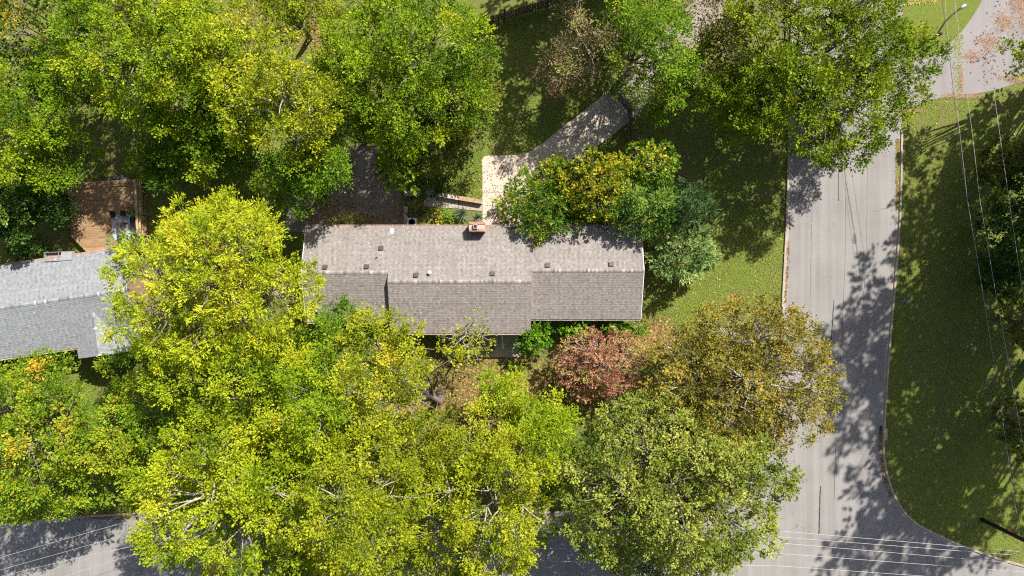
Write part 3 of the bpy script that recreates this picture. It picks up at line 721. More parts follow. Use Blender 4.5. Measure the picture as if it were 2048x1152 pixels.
# air conditioner
ac = empty('air_conditioner', W(826,446,0)+Vector((0,0,0))); tag(ac, 'pale square air conditioner with round fan against the house wall', 'air conditioner')
m = MB(); m.box(-.4,.4,-.4,.4,-.02,.08); m.build('pad', M['walk'], ac)
m = MB(); m.box(-.36,.36,-.36,.36,.081,.8); m.build('casing', plain('ac_paint',(.42,.43,.42),.5), ac)
m = MB(); m.lathe([(.31,.801),(.31,.83),(.28,.83),(.27,.805)], (0,0,0), 24); m.build('fan_ring', M['metal'], ac)
m = MB(); m.lathe([(.268,.802),(.268,.808),(.01,.808)], (0,0,0), 24); m.build('fan_well', M['black'], ac)
for i in range(4):
    m = MB(); m.bar((0,0,.815),(.25*math.cos(i*PI/2+.4),.25*math.sin(i*PI/2+.4),.82),.09,.008); m.build('fan_blade', M['metal'], ac)
m = MB(); 
for i in range(3): m.tube([(.09*(i+1)*math.cos(a),.09*(i+1)*math.sin(a),.835) for a in np.linspace(0,2*PI,25)], .006, 4, False)
m.build('fan_guard', M['dark_metal'], ac)
m = MB(); m.bar(W(852,424,.3), W(857,440,.05), .05, .04); tag(m.build('wooden_stake', M['rail']), 'pale wooden stake leaning in the bed behind the house', 'stake')

# ------------------------------------------------------------------ fences
def picket_fence(name, label, pts, h, group=None, post_gap=2.4, gap=0.135, wd=0.095):
    root = empty(name, (0,0,0)); tag(root, label, 'fence')
    for a, b in zip(pts[:-1], pts[1:]):
        a, b = Vector((a.x,a.y,0)), Vector((b.x,b.y,0)); L = (b-a).length; d = (b-a)/L; ang = math.atan2(d.y, d.x)
        base = MB(); base.add(*_picket(wd, h)); first = None
        n = int(L/gap)
        for i in range(n):
            p = a+d*(gap*(i+.5))
            if first is None: o = base.build('picket', M['fence'], root); first = o
            else: o = first.copy(); col.objects.link(o); o.parent = root
            o.location = (p.x, p.y, random.uniform(-.03,.02)); o.rotation_euler = (0, random.uniform(-.012,.012), ang)
        nn = Vector((-d.y, d.x, 0))*.05
        for z in (.35, h*.5, h-.3):
            m = MB(); m.bar(a+nn+Vector((0,0,z)), b+nn+Vector((0,0,z)), .04, .09); m.build('rail', M['fence'], root)
        for i in range(int(L/post_gap)+2):
            p = a+d*min(L, i*post_gap)+nn*2.2; m = MB(); m.box(-.05,.05,-.05,.05,-.2,h+.06, Matrix.Translation(p)); m.build('post', M['fence'], root)
    return root
def _picket(w, h):
    t = .012
    prof = [(-w/2,.04),(w/2,.04),(w/2,h-.05),(w/2-.02,h),(-w/2+.02,h),(-w/2,h-.05)]
    n = len(prof)
    vs = [(x,-t,z) for x, z in prof]+[(x,t,z) for x, z in prof]
    return vs, [tuple(range(n)), tuple(range(2*n-1,n-1,-1))]+[(i,n+i,n+(i+1)%n,(i+1)%n) for i in range(n)]
picket_fence('picket_fence', 'weathered picket fence across the lawn at the top of the photo', [W(930,62), W(1010,40), W(1095,15), W(1180,-12), W(1300,-55)], 1.75)
picket_fence('picket_gate_fence', 'dark picket fence and gate across the concrete drive', [W(1218,184), W(1256,222), W(1258,250), W(1257,285)], 1.85)

# ------------------------------------------------------------------ trees
LEAVES = 0
def unit(v): return v/np.maximum(np.linalg.norm(v, axis=-1, keepdims=True), 1e-9)

def make_leaves(r, centers, radii, counts, up, out, leaf, aspect, sprig, droop, clump_t, flat, crown_c, fleck=0.0):
    """tufts of leaf-sized faces: each clump is a burst of short sprigs, each sprig a few leaves"""
    P = []; A = []; N = []; T = []
    for c, R, n, ct in zip(centers, radii, counts, clump_t):
        ns = max(6, int(n/11)); outv = unit(c-crown_c)
        d = unit(r.normal(size=(ns,3)) + outv*out + np.array((0,0,up)))
        d[:,2] *= flat
        d = unit(d)
        reach = R*(0.6+0.5*r.random(ns))
        idx = r.integers(0, ns, n); t = (0.15+0.85*np.sqrt(r.random(n)))*reach[idx]
        p = c + d[idx]*t[:,None] + r.normal(size=(n,3))*(R*0.085)
        p[:,2] -= droop*(t**2)/np.maximum(R,.1)
        a = unit(d[idx] + r.normal(size=(n,3))*sprig)
        nn = unit(r.normal(size=(n,3))*0.5 + np.array((0.12,0.2,0.8)) + outv*0.2)
        P.append(p); A.append(a); N.append(nn)
        st = r.normal(0, 0.06, ns)
        T.append(np.clip(ct + st[idx] + r.normal(0, 0.075, n)*(1+1.6*(r.random(n) < .1)) + (r.random(n) < fleck)*r.uniform(.25,.55,n), 0, 1))
    P = np.concatenate(P); A = np.concatenate(A); N = np.concatenate(N); T = np.concatenate(T)
    B = unit(np.cross(N, A)); n = len(P)
    L = leaf*np.clip(np.exp(r.normal(-.04,.32,n)),.45,1.9)[:,None]; Wd = L*aspect*0.5
    V = np.stack([P, P+A*L*0.5+B*Wd, P+A*L, P+A*L*0.5-B*Wd], axis=1)
    return V, T

def curve(a, b, r, bend, n):
    a, b = np.array(a, float), np.array(b, float); L = np.linalg.norm(b-a)
    mid = (a+b)/2 + r.normal(size=3)*bend*L + np.array((0,0,-0.06*L if bend > .05 else 0.08*L))
    t = np.linspace(0,1,n)[:,None]
    return (1-t)**2*a + 2*t*(1-t)*mid + t**2*b

def tree(name, label, cx, cy, rx, ry, top, base, pal, seed, dens=390, leaf=0.175, aspect=0.62, clump=1.1, lobes=8, up=0.95, out=0.6,
         sprig=0.45, droop=0.12, flat=0.75, bark_m='bark', gaps=0.0, tone=0.47, tvar=0.15, fleck=0.0, cat='tree', group=None, trunk_off=(0,0), lobe_tones=None, under=0.25, twig=1.0, forks=False):
    """crown seen at (cx, cy) with half-widths rx, ry in the photograph; base/top = heights where the crown begins and ends"""
    global LEAVES
    r = np.random.default_rng(seed)
    zc = base + (top-base)*0.55
    C = np.array(W(cx, cy, zc)); kk = (H-zc)/H/S
    RX, RY, RZ = max(rx*kk*.6, rx*kk-.5*clump), max(ry*kk*.6, ry*kk-.5*clump), (top-base)*0.5
    root = empty(name, (C[0]+trunk_off[0], C[1]+trunk_off[1], ground_z(C[0], C[1])-.02)); tag(root, label, cat, group)
    O = np.array(root.location)
    # lobes make the outline uneven
    LB = [(np.array((0,0,RZ*0.25)), np.array((0.62,0.62,0.72)))]
    a0 = r.random()*2*PI
    for i in range(lobes):
        a = a0 + 2*PI*i/lobes + r.normal(0, .18); q = 0.52+0.14*r.random(); s_ = 0.34+0.16*r.random()
        LB.append((np.array((math.cos(a)*q*RX, math.sin(a)*q*RY, RZ*(r.random()*0.8-0.45))), np.array((s_, s_, 0.42+.2*r.random()))))
    for i in range(max(2, lobes//2)):
        a = r.random()*2*PI; q = 0.3*r.random()+.1
        LB.append((np.array((math.cos(a)*q*RX, math.sin(a)*q*RY, RZ*(0.3+0.35*r.random()))), np.array((0.33,0.33,0.42))))
    sc = np.array((RX, RY, RZ)); mean_r = math.sqrt(RX*RY)
    # clump centres over the lobes' surfaces, some inside
    cen = []; lob = []
    spacing = clump*1.72
    for li, (lc, ls) in enumerate(LB):
        R3 = ls*np.array((RX, RY, max(RZ, .4*mean_r)))
        n = int(2.6*PI*R3[0]*R3[1]*4.0/(spacing**2))+4
        d = unit(r.normal(size=(n*2,3)));
        d = d[(d[:,2] > -0.35) | (r.random(len(d)) < under)][:n]
        q = lc + d*R3*(0.60+0.46*np.sqrt(r.random(len(d))))[:,None]
        q[:,2] = np.clip(q[:,2], -RZ, RZ*1.05)
        cen.append(q); lob.append(np.full(len(q), li))
    cen = np.concatenate(cen); lob = np.concatenate(lob)
    keep = np.ones(len(cen), bool)
    for li, (lc, ls) in enumerate(LB):
        R3 = ls*np.array((RX, RY, max(RZ, .4*mean_r)))
        ins = (((cen-lc)/(R3*0.72))**2).sum(1) < 1
        keep &= ~(ins & (lob != li) & (r.random(len(cen)) < 0.85))
    cen, lob = cen[keep], lob[keep]
    # thin: poisson-like
    order = r.permutation(len(cen)); sel = []; grid = {}
    for i in order:
        p = cen[i]
        if not sel or (((cen[sel]-p)*np.array((1,1,.8)))**2).sum(1).min() > (spacing*.62)**2: sel.append(i)
    cen, lob = cen[sel], lob[sel]
    if gaps > 0:
        g_ = np.array([mnoise.noise(Vector((p[0]/2.4+seed, p[1]/2.4, p[2]/2.4))) for p in cen])
        k_ = g_ > np.quantile(g_, gaps); cen, lob = cen[k_], lob[k_]
    fine = leaf < .3
    if fine: leaf *= .86
    if RX > 1.5:      # boughs inside the crown
        nf = int(len(cen)*.22); d = unit(r.normal(size=(nf,3))); q = d*np.array((RX,RY,RZ))*(.25+.5*r.random(nf))[:,None]; q[:,2] -= RZ*.15
        lc_ = np.array([l[0] for l in LB]); lob = np.concatenate([lob, np.argmin(((q[:,None,:]-lc_[None])**2).sum(2), axis=1)]); cen = np.concatenate([cen, q])
    nl = int(dens*(1.42 if fine else 1.1)*PI*RX*RY*(1-gaps*0.6)); m_ = len(cen)
    rad = clump*(0.6+0.75*r.random(m_)); w_ = rad**2; cnt = np.maximum(20, (nl*w_/w_.sum())).astype(int)
    lt = r.normal(0, 0.09, len(LB)) if lobe_tones is None else lobe_tones(r, LB, RX, RY)
    ct = np.clip(tone + lt[lob] + r.normal(0, tvar, m_), 0.05, .95)
    cw = cen + C
    V, T = make_leaves(r, cw, rad, cnt, up, out, leaf, aspect, sprig, droop, ct, flat, C-np.array((0,0,RZ*.4)), fleck)
    zok = V[:,:,2].min(axis=1) > 0.03
    V, T = V[zok], T[zok]
    LEAVES += len(V)
    crown = quad_mesh('crown', V-O, T, LM[pal], root)
    # trunk, limbs to each lobe, branches to each clump
    tr = 0.035*mean_r+0.05+0.008*top
    fork = np.array((0,0,max(0.6, base*0.75))) ; fork[:2] = r.normal(size=2)*.2
    hub = fork + np.array((*(C[:2]-O[:2])*0.6, (zc-fork[2])*0.35))
    m = MB()
    m.tube([(0,0,-.15),(0,0,.15),tuple(fork*0.5+r.normal(size=3)*.06*np.array((1,1,0))),tuple(fork),tuple(hub)], [tr*1.5,tr*1.15,tr,tr*.85,tr*.25], 9)
    m.build('trunk', M[bark_m], root, True)
    m = MB(); cl = cw-O
    for li, (lc, ls) in enumerate(LB):
        e = lc*0.85 + (C-O); s0 = fork+(hub-fork)*r.random()
        P = curve(s0, e, r, .10, 7); r0 = tr*(0.30+0.3*ls[0]); m.tube(P, np.linspace(r0, r0*.3, 7), 5)
        for i in np.where(lob == li)[0]:
            j = max(2, int(np.argmin(((P-cl[i])**2).sum(1)))); q = P[j]; e2 = cl[i]+unit(cl[i]-e)*rad[i]*0.7*twig*r.random()
            B_ = curve(q, e2, r, .12, 4); b0 = min(r0*.5, .02+.012*np.linalg.norm(e2-q)); m.tube(B_, [b0, b0*.7, b0*.45, .006], 3, False)
            if forks:
                for _ in range(1):
                    e3 = cl[i]+unit(r.normal(size=3)+np.array((0,0,.5)))*rad[i]*0.95*twig
                    m.tube([B_[2], (B_[2]+e3)/2+r.normal(size=3)*.08, e3], [b0*.45, b0*.3, .005], 3, False)
    m.build('branches', M[bark_m], root)
    return root

T_ = tree
# --- north-west wood
T_('broadleaf_tree','dark tree flecked with orange leaves in the top left corner',52,72,120,115,10,2,'orange',101, dens=150, leaf=.24, gaps=.12, tone=.42, tvar=.12, fleck=.16)
T_('broadleaf_tree','tall bright lime tree second from the left along the top edge',300,105,175,165,13,4,'lime',102, tvar=.19, tone=.64, lobes=10)
T_('broadleaf_tree','lime green tree reaching in from the left edge above the dark evergreen',62,270,120,115,11,3,'lime',103, tone=.45)
T_('evergreen_tree','dark evergreen tree crowding the left side of the timber deck',34,424,104,88,7,1,'dark',104, leaf=.22, tone=.52, tvar=.2)
T_('broadleaf_tree','yellow tree with pale bare twigs in the upper left wood',575,205,125,140,13.5,4.5,'yellow',105, tone=.50, dens=300, bark_m='bark_pale', gaps=.1, forks=True, lobes=9)
T_('broadleaf_tree','green tree between the timber deck and the yellow tree',415,270,140,100,7.5,2,'green',106, tone=.60)
T_('broadleaf_tree','deep green tree overhanging the left end of the sunken drive',610,350,112,84,9.5,2.5,'green',107, tone=.60)
T_('broadleaf_tree','large green tree at the top, left of the shaded lawn',838,135,168,165,12,3.2,'lime',108, tone=.44, lobes=11)
T_('broadleaf_tree','dull olive tree leaning over the shaded lawn from the big green tree',945,215,68,82,6.5,1.5,'olive',109, tone=.52, gaps=.1)
T_('broadleaf_tree','yellowish tree on the top edge beside a patch of bare earth',570,12,95,72,10,2.5,'yellow',110, tone=.45)
T_('small_tree','small large-leaved tree at the top of the sunken drive',797,328,50,46,6,1.8,'green',111, leaf=.42, aspect=.5, dens=90, tone=.68, lobes=6, clump=.7)
T_('shrub','dark shrub at the head of the garden steps',862,374,36,24,2.3,.2,'dark',112, leaf=.16, tone=.5, cat='shrub', lobes=5, clump=.5)
T_('broadleaf_tree','olive green tree shading the top of the sunken drive',870,290,75,60,6.5,1.8,'olive',113, tone=.44, gaps=.12)
T_('broadleaf_tree','lime tree at the top between the tall lime and yellow trees',455,120,90,110,12,3.5,'feather',115, tone=.38)
for k, (a, b, rx_, ry_, tp, pal_, tn, lab) in enumerate((
    (150,165,75,70,8,'lime',.42,'lower lime tree squeezed between the orange-flecked and tall lime trees'),
    (490,215,75,75,8.5,'green',.6,'lower green tree left of the yellow tree with pale twigs'),
    (695,110,70,105,10,'lime',.55,'lime tree between the bare earth patch and the large green tree'),
    (705,255,58,48,7,'green',.62,'green tree above the head of the sunken drive'),
    (330,330,80,55,6,'green',.66,'low green tree just above the big tree between the roofs'),
    (340,705,85,62,8,'lime',.6,'low lime tree under the left side of the front grove'),
    (560,700,75,62,8.5,'lime',.66,'low lime tree left of the dull green tree at the house corner'),
    (545,900,95,85,10,'lime',.66,'lower lime tree in the heart of the front grove'),
    (850,925,95,85,9,'yellow',.42,'lower yellow tree under the forked trunk'),
    (835,1115,110,75,9,'yellow',.5,'yellow tree on the bottom edge between the two golden trees'),
    (345,8,100,62,9,'green',.62,'green tree on the top edge above the tall lime tree'),
    (735,12,80,55,9,'lime',.5,'lime tree on the top edge right of the bare earth patch'),
    (200,40,60,60,9,'green',.5,'green tree on the top edge left of the tall lime tree'))):
    T_('understorey_tree', lab, a, b, rx_, ry_, tp, tp*.2, pal_, 300+k, tone=tn, dens=300)
# --- along the top
T_('bare_tree','brown half-bare tree with white branches at the top centre',1168,98,102,110,9,2.2,'brown',120, dens=260, leaf=.16, forks=True, bark_m='bark_pale', gaps=.15, tone=.55, tvar=.2)
T_('broadleaf_tree','fresh green tree beside the brown half-bare tree',1285,92,104,110,10,2.5,'green',121, tone=.66, tvar=.1)
T_('small_tree','small green tree on the right of the picket gate',1352,186,66,54,7,2,'green',122, tone=.66, gaps=.15)
T_('bare_tree','thin brownish tree over the far end of the concrete drive',1428,70,85,95,8,2,'brown',123, dens=230, leaf=.17, bark_m='bark_pale', gaps=.12, tone=.42)
T_('oak_tree','huge oak spreading over the street at the top right',1638,118,232,195,11,3,'oak',124, tone=.54, lobes=12, clump=1.0, dens=470, gaps=0.0, under=.6)
T_('broadleaf_tree','lower green tree hidden under the left side of the oak',1490,190,90,90,6.5,1.5,'oak',125, tone=.40, gaps=.2, dens=170)
# --- behind the house
T_('small_tree','feathery green tree leaning on the roof right of the chimney',1090,412,90,78,5.0,.5,'vine',130, leaf=.26, aspect=.30, sprig=.25, clump=.8, droop=.25, tone=.55, fleck=.05, lobes=8, dens=360)
T_('small_tree','golden vine-covered tree in the middle of the thicket behind the house',1190,372,78,72,6.6,1,'yvine',131, leaf=.2, clump=.6, tone=.40, tvar=.16, gaps=.04, fleck=.06)
T_('small_tree','yellow-green tree at the top of the thicket beside the gate',1298,335,62,52,6,1,'vine',132, leaf=.2, clump=.6, tone=.52, tvar=.12, fleck=.14)
T_('small_tree','green feathery tree at the right of the thicket over the roof corner',1295,420,88,62,6.5,1.2,'fern',133, leaf=.26, aspect=.28, sprig=.22, clump=.8, droop=.25, tone=.62)
T_('small_tree','yellowish vine tree at the left top of the thicket by the drive',1110,348,60,38,3.6,.5,'vine',134, leaf=.2, clump=.6, tone=.52, tvar=.12, fleck=.2)
T_('spruce_tree','dark blue-green spruce behind the thicket on the east lawn',1375,415,46,56,7,.8,'spruce',135, dens=480, leaf=.26, aspect=.26, sprig=.2, clump=.8, tone=.5, lobes=6)
T_('cedar_tree','round pale green cedar standing on the east lawn by the house corner',1360,498,72,60,5.0,.4,'cedar',136, leaf=.24, aspect=.30, sprig=.22, clump=.7, droop=.1, tone=.72, lobes=9, up=.5, out=1.2, dens=560)
# --- west side and front
T_('locust_tree','big bright yellow-green tree between the two roofs',438,572,190,184,17,5,'feather',140, leaf=.21, aspect=.36, tone=.60, lobes=12, sprig=.35, clump=.9, dens=470, under=.5, tvar=.17)
T_('broadleaf_tree','bright lime tree below the big tree between the roofs',470,760,150,120,15,4.5,'feather',141, tone=.38, lobes=9, gaps=.08, tvar=.18)
T_('broadleaf_tree','dull green tree touching the lower left corner of the house roof',668,655,74,62,8,2,'green',142, tone=.68, tvar=.1)
T_('broadleaf_tree','green tree right of the lawn gap beside the grey-roofed house',285,845,105,100,11,2.5,'green',143, tone=.76, lobes=8)
T_('broadleaf_tree','round green tree flecked orange at the lower left edge',80,885,165,165,12.5,3,'greenfleck',144, tone=.50, tvar=.11, fleck=.10, lobes=10)
T_('broadleaf_tree','small orange-flecked tree in front of the grey roof',38,768,92,44,6,1.5,'greenfleck',145, tone=.50, tvar=.11, fleck=.12)
T_('small_tree','small feathery green tree against the front gable of the grey house',236,712,42,34,5,1,'green',146, leaf=.24, aspect=.3, tone=.74, cat='tree')
T_('broadleaf_tree','yellow-green tree over the lower street left of centre',445,975,200,165,17,5,'feather',147, tone=.46, lobes=11, gaps=.1, tvar=.18, bark_m='bark_pale', forks=True)
T_('broadleaf_tree','lime tree in the middle of the front grove left of the forked tree',640,820,130,125,15,4.5,'lime',148, tone=.66, lobes=9, gaps=.1, tvar=.18, bark_m='bark_pale', forks=True)
T_('broadleaf_tree','golden tree over the street at the bottom, left of centre',700,1010,165,165,17,5.5,'yellow',149, tone=.52, lobes=10, bark_m='bark_pale', gaps=.08)
T_('forked_tree','thin yellow tree with a bare forked trunk in front of the porch',790,752,150,128,13,4.5,'yellow',150, tone=.50, trunk_off=(2.3,-2.6), forks=True, gaps=.36, dens=270, bark_m='bark', lobes=9, twig=1.25)
T_('broadleaf_tree','golden tree with bare limbs over the lower street at bottom centre',975,1005,165,170,13,4,'yellow',151, tone=.50, gaps=.15, bark_m='bark_pale', lobes=10, twig=1.2, forks=True)
T_('broadleaf_tree','narrow lime green tree between the golden tree and the pale tree',1092,880,72,115,10.5,2.5,'lime',152, tone=.62, lobes=8)
T_('small_tree','small lime green tree in the leaf-strewn front yard',1000,795,62,62,6,1.2,'lime',153, tone=.66, gaps=.1)
T_('red_tree','small rust-red tree in front of the hedge',1203,724,100,73,5.4,1,'red',154, leaf=.15, clump=.6, dens=460, forks=True, tone=.60, tvar=.2, bark_m='bark_pale', lobes=9)
T_('olive_tree','wide olive-brown tree reaching over the street kerb',1482,760,190,162,10,2.2,'olivebrown',155, leaf=.16, clump=.8, dens=420, forks=True, tone=.54, tvar=.16, bark_m='bark_pale', lobes=12, twig=1.1)
T_('maple_tree','broad pale green tree at the street corner along the bottom edge',1345,985,226,202,14,3,'pale',156, leaf=.175, aspect=.7, tone=.52, tvar=.15, lobes=12, clump=.95, dens=400)
T_('broadleaf_tree','lime tree on the bottom edge below the yellow-green street tree',560,1140,150,70,14,4,'lime',157, tone=.66)
T_('sapling','thin white-barked sapling with few yellow leaves before the porch',935,668,62,62,6.5,1.2,'yellow',158, dens=40, leaf=.17, clump=.55, tone=.55, gaps=.35, bark_m='bark_pale', lobes=6, twig=1.6, forks=True)
T_('shrub','round glossy green shrub at the right end of the porch',1072,674,42,40,3.2,.15,'hedge',160, leaf=.18, clump=.5, dens=330, tone=.52, lobes=7, cat='shrub')
for k, (a, b, lab) in enumerate(((1135,662,'first hedge shrub right of the round shrub'),(1170,660,'second hedge shrub from the round shrub'),(1206,659,'third hedge shrub from the round shrub'),(1240,658,'fourth hedge shrub from the round shrub'),(1270,657,'last hedge shrub at the right corner of the house'))):
    T_('hedge_shrub', lab, a, b, 27, 19, 2.5, .3, 'hedge', 161+k, leaf=.17, clump=.5, dens=380, tone=.58, lobes=6, cat='shrub', group='hedge shrubs along the front wall')
T_('shrub','tangled yellowing shrub in front of the porch under the sapling',935,690,58,22,1.9,.1,'yvine',170, leaf=.17, clump=.45, dens=200, tone=.40, tvar=.22, lobes=6, gaps=.15, cat='shrub')
T_('shrub','small lime shrub on the front lawn below the porch',1028,738,20,14,1.5,.1,'lime',171, leaf=.15, clump=.4, dens=260, tone=.66, lobes=5, cat='shrub')
T_('shrub','low dark plant in the bed beside the air conditioner',838,424,26,12,.9,.05,'dark',172, leaf=.13, clump=.3, dens=330, tone=.6, lobes=5, cat='shrub')
T_('shrub','narrow yellow-green plant in the middle of the bed',878,431,8,22,.9,.05,'vine',173, leaf=.13, clump=.25, dens=380, tone=.85, lobes=5, cat='shrub')
T_('shrub','low bright green plant patch left of the yucca',897,432,15,18,.6,.03,'hedge',174, leaf=.13, clump=.25, dens=420, tone=.72, lobes=6, cat='shrub')
T_('potted_plant','leafy green plant at the deck rail above the bench',268,424,11,12,1.9,.8,'fern',175, leaf=.15, clump=.25, dens=300, tone=.5, lobes=5, cat='plant')
T_('small_tree','feathery blue-green conifer branch tree at the deck corner',262,482,36,24,4.2,1.2,'cedar',176, leaf=.24, aspect=.2, sprig=.2, clump=.5, tone=.40, lobes=6)

# yuccas: long stiff leaves from one heart
def yucca(label, pxx, pyy, R, seed, n=110):
    r = np.random.default_rng(seed); o = W(pxx, pyy, 0); root = empty('yucca', o); tag(root, label, 'yucca')
    a = r.random(n)*2*PI; el = np.radians(15+70*r.random(n)); L = R*(.7+.4*r.random(n))
    d = np.stack([np.cos(a)*np.cos(el), np.sin(a)*np.cos(el), np.sin(el)], 1); b = np.stack([-np.sin(a), np.cos(a), 0*a], 1)
    h = np.array((0,0,.25)); w = .028
    V = np.stack([h+d*.05-b*w*.4, h+d*L[:,None]*.45-b*w, h+d*L[:,None]-np.array((0,0,1))*(L*.12)[:,None], h+d*L[:,None]*.45+b*w], 1)
    quad_mesh('leaves', V, np.clip(r.normal(.55,.22,n),0,1), LM['yucca'], root)
    m = MB(); m.tube([(0,0,-.05),(0,0,.3)], [.09,.07], 8); m.build('stem', M['bark'], root)
yucca('large spiky blue-green yucca behind the house left of the chimney', 924, 430, 1.0, 5, 150)
yucca('smaller spiky yucca partly behind the chimney', 955, 436, .78, 6, 110)

# understorey on the right edge and the tall trees beyond it whose shade crosses the street
for k, (a, b, rx_, ry_, tp, pal, lab) in enumerate(((2018,325,62,60,5,'olive','olive bush on the right edge nearest the side drive'),(2012,440,66,72,5.5,'dark','dark bush on the right edge level with the thicket'),(2000,540,60,58,4.5,'dark','dark leafy bush on the right edge level with the house ridge'),(2048,640,40,60,5,'olive','olive bush on the right edge level with the hedge'),(2050,850,36,70,6,'olive','olive bush cut by the right edge above the utility pole'),(2046,110,30,45,9,'lime','leafy tree tip reaching over the side drive at the right edge'))):
    T_('bush', lab, a, b, rx_, ry_, tp, .3 if k < 5 else 5, pal, 180+k, tone=.62, gaps=.15, cat='bush', clump=.6, leaf=.2, trunk_off=(0,0) if k < 5 else (6.5,1.0))
def shade_tree(k, gx_, gy_, zt, R):
    p = W(gx_, gy_, 0); f = H/(H-(zt*.72)); 
    zc = zt*.35+(zt*.65)*.55; f = H/(H-zc)
    return T_('tall_tree', ['tall tree beyond the right edge at the very top','tall tree beyond the right edge near the side drive','tall tree beyond the right edge level with the thicket','tall tree beyond the right edge level with the house','tall tree beyond the right edge level with the red tree','tall tree beyond the right edge over the street corner','tall tree far beyond the right edge low down','tall tree far beyond the right edge high up'][k],
        1024+(gx_-1024)*f, 576+(gy_-576)*f, R*S*f, R*S*f, zt, zt*.35, 'olive', 200+k, under=.8, dens=108, leaf=.34, aspect=.62, clump=1.15, gaps=.2, lobes=9, forks=False, bark_m='bark_dark')
for k, (a, b, z_, R_) in enumerate(((1185,-85,15,4.6),(1300,-120,16,5.0))):
    p_ = H/(H-(z_*.3+z_*.7*.55))
    T_('tall_tree', ['tall tree just beyond the top edge above the brown half-bare tree','tall tree just beyond the top edge above the fresh green tree','tall tree just beyond the top edge behind the picket fence'][k], 1024+(a-1024)*p_, 576+(b-576)*p_, R_*S*p_, R_*S*p_, z_, z_*.3, 'lime', 220+k, under=.7, dens=108, leaf=.34, clump=1.15, gaps=.1, lobes=9, bark_m='bark')
for k, (a, b, z_, R_) in enumerate(((2150,110,16,4.0),(2095,140,20,4.4),(2064,285,26,5.6),(2066,415,26,5.6),(2120,540,24,5.2),(2064,715,26,5.8),(2170,680,24,5.4),(2190,330,24,5.2))):
    shade_tree(k, a, b, z_, R_)

# ------------------------------------------------------------------ poles, wires and the street lamp
pole = empty('utility_pole', W(1964,1039)); tag(pole, 'black timber utility pole leaning out of view at the bottom right', 'utility pole')
m = MB(); m.tube([(0,0,-.3),(0,0,5),(0,0,11)], [.17,.155,.13], 12); m.build('shaft', M['pole'], pole, True)
m = MB(); m.box(-1.2,1.2,-.06,.06,9.9,10.05); m.build('crossarm', M['pole'], pole)
m = MB(); m.box(-.09,.09,.14,.2,3.2,3.45); m.build('marker_plate', plain('red_marker',(.45,.02,.04),.4), pole)
po = W(1964,1039)
for q, xx in enumerate((-1.1,-.4,.4,1.1)):
    m = MB(); m.lathe([(.03,10.051),(.06,10.08),(.04,10.12),(.06,10.16),(.02,10.2)], (xx,0,0), 10); m.build('insulator', M['white'], pole)
def wire(label, pts, r_=.019, mat='wire', sag=.25, cat='wire', group='overhead wires'):
    m = MB(); P = [W(*p) for p in pts]; Q = []
    for a, b in zip(P[:-1], P[1:]):
        for k in range(24):
            t = k/24; q = a.lerp(b, t); q.z -= 4*sag*t*(1-t); Q.append(q)
    Q.append(P[-1]); m.tube(Q, r_, 5)
    tag(m.build('overhead_wire', M[mat], None, True), label, cat, group)
z9 = 9.0
wire('dark overhead wire leftmost of those running down the right side', [(1866,-60,8),(1884,0,8),(1900,120,7.7),(1923,330,7.4),(1960,560,7.6),(2002,818,8.2),(2045,1080,8.8)], .013, 'wire_dark', 0)
wire('pale overhead wire second from the left down the right side', [(1902,-60,8.5),(1909,0,8.5),(1945,270,8.2),(1960,400,8.1),(1987,560,8.2),(2045,882,9),(2090,1120,10)], .0115, 'wire', 0)
wire('pale overhead wire third from the left down the right side', [(1961,-60,9.5),(1969,0,9.5),(1990,200,9.3),(2018,400,9.2),(2042,560,9.2),(2075,760,9.3),(2120,1120,10)], .0115, 'wire', 0)
wire('thin overhead wire beside the dark one down the right side', [(1886,-60,8),(1894,60,8),(1912,200,7.8),(1935,400,7.7),(1952,500,7.7),(1990,740,8),(2040,1070,8.8)], .009, 'wire', 0)
for lab, L_, r_ in (('uppermost overhead wire over the lower street', [(2130,1111,10),(1560,1062,9.3),(1000,1040,9),(500,1010,9),(280,1036,9),(0,1115,9.4),(-300,1210,10)], .011),
                ('second overhead wire from the top over the lower street', [(2130,1118,9.7),(1560,1074,9),(1000,1058,8.8),(500,1035,8.8),(250,1070,8.9),(0,1140,9.2),(-300,1230,9.7)], .0105),
                ('middle overhead wire over the lower street', [(2130,1135,9.4),(1560,1086,8.8),(1000,1070,8.6),(500,1052,8.6),(200,1105,8.8),(0,1153,9),(-300,1245,9.4)], .0105),
                ('fourth overhead wire from the top over the lower street', [(2130,1150,8.6),(1560,1107,8),(1000,1095,7.8),(500,1085,7.8),(300,1080,7.9),(60,1152,8.2),(-200,1260,8.6)], .0105),
                ('lowest overhead wire over the lower street', [(2130,1172,8.3),(1560,1132,7.7),(1000,1120,7.5),(500,1108,7.5),(300,1098,7.6),(90,1165,8),(-150,1270,8.3)], .0105)):
    wire(lab, L_, r_, 'wire', 0)
lp = empty('street_lamp', W(1764,137)); tag(lp, 'street lamp with curved black arm above the grass at top right', 'street lamp')
lo = W(1764,137)
m = MB(); m.tube([(0,0,-.3),(0,0,4),(0,0,8.3)], [.15,.13,.11], 10); m.build('pole', M['pole'], lp, True)
ap = [W(1868,80,7.9)-lo, W(1876,66,8.1)-lo, W(1890,44,8.25)-lo, W(1905,29,8.3)-lo, W(1921,17,8.3)-lo]
m = MB(); m.tube([(0,0,7.6)]+[tuple(q) for q in ap], .06, 8); m.build('arm', M['dark_metal'], lp, True)
e = ap[-1]; hd = (ap[-1]-ap[-2]).normalized()
m = MB(); m.tube([e-hd*.1, e+hd*.1, e+hd*.35, e+hd*.5], [.05,.13,.16,.05], 12); lh = m.build('lamp_head', M['metal'], lp, True)
m = MB(); m.lathe([(.12,-.18),(.14,-.1),(.10,-.05)], e+hd*.22, 12); m.build('lens', M['plastic_grey'], lh)

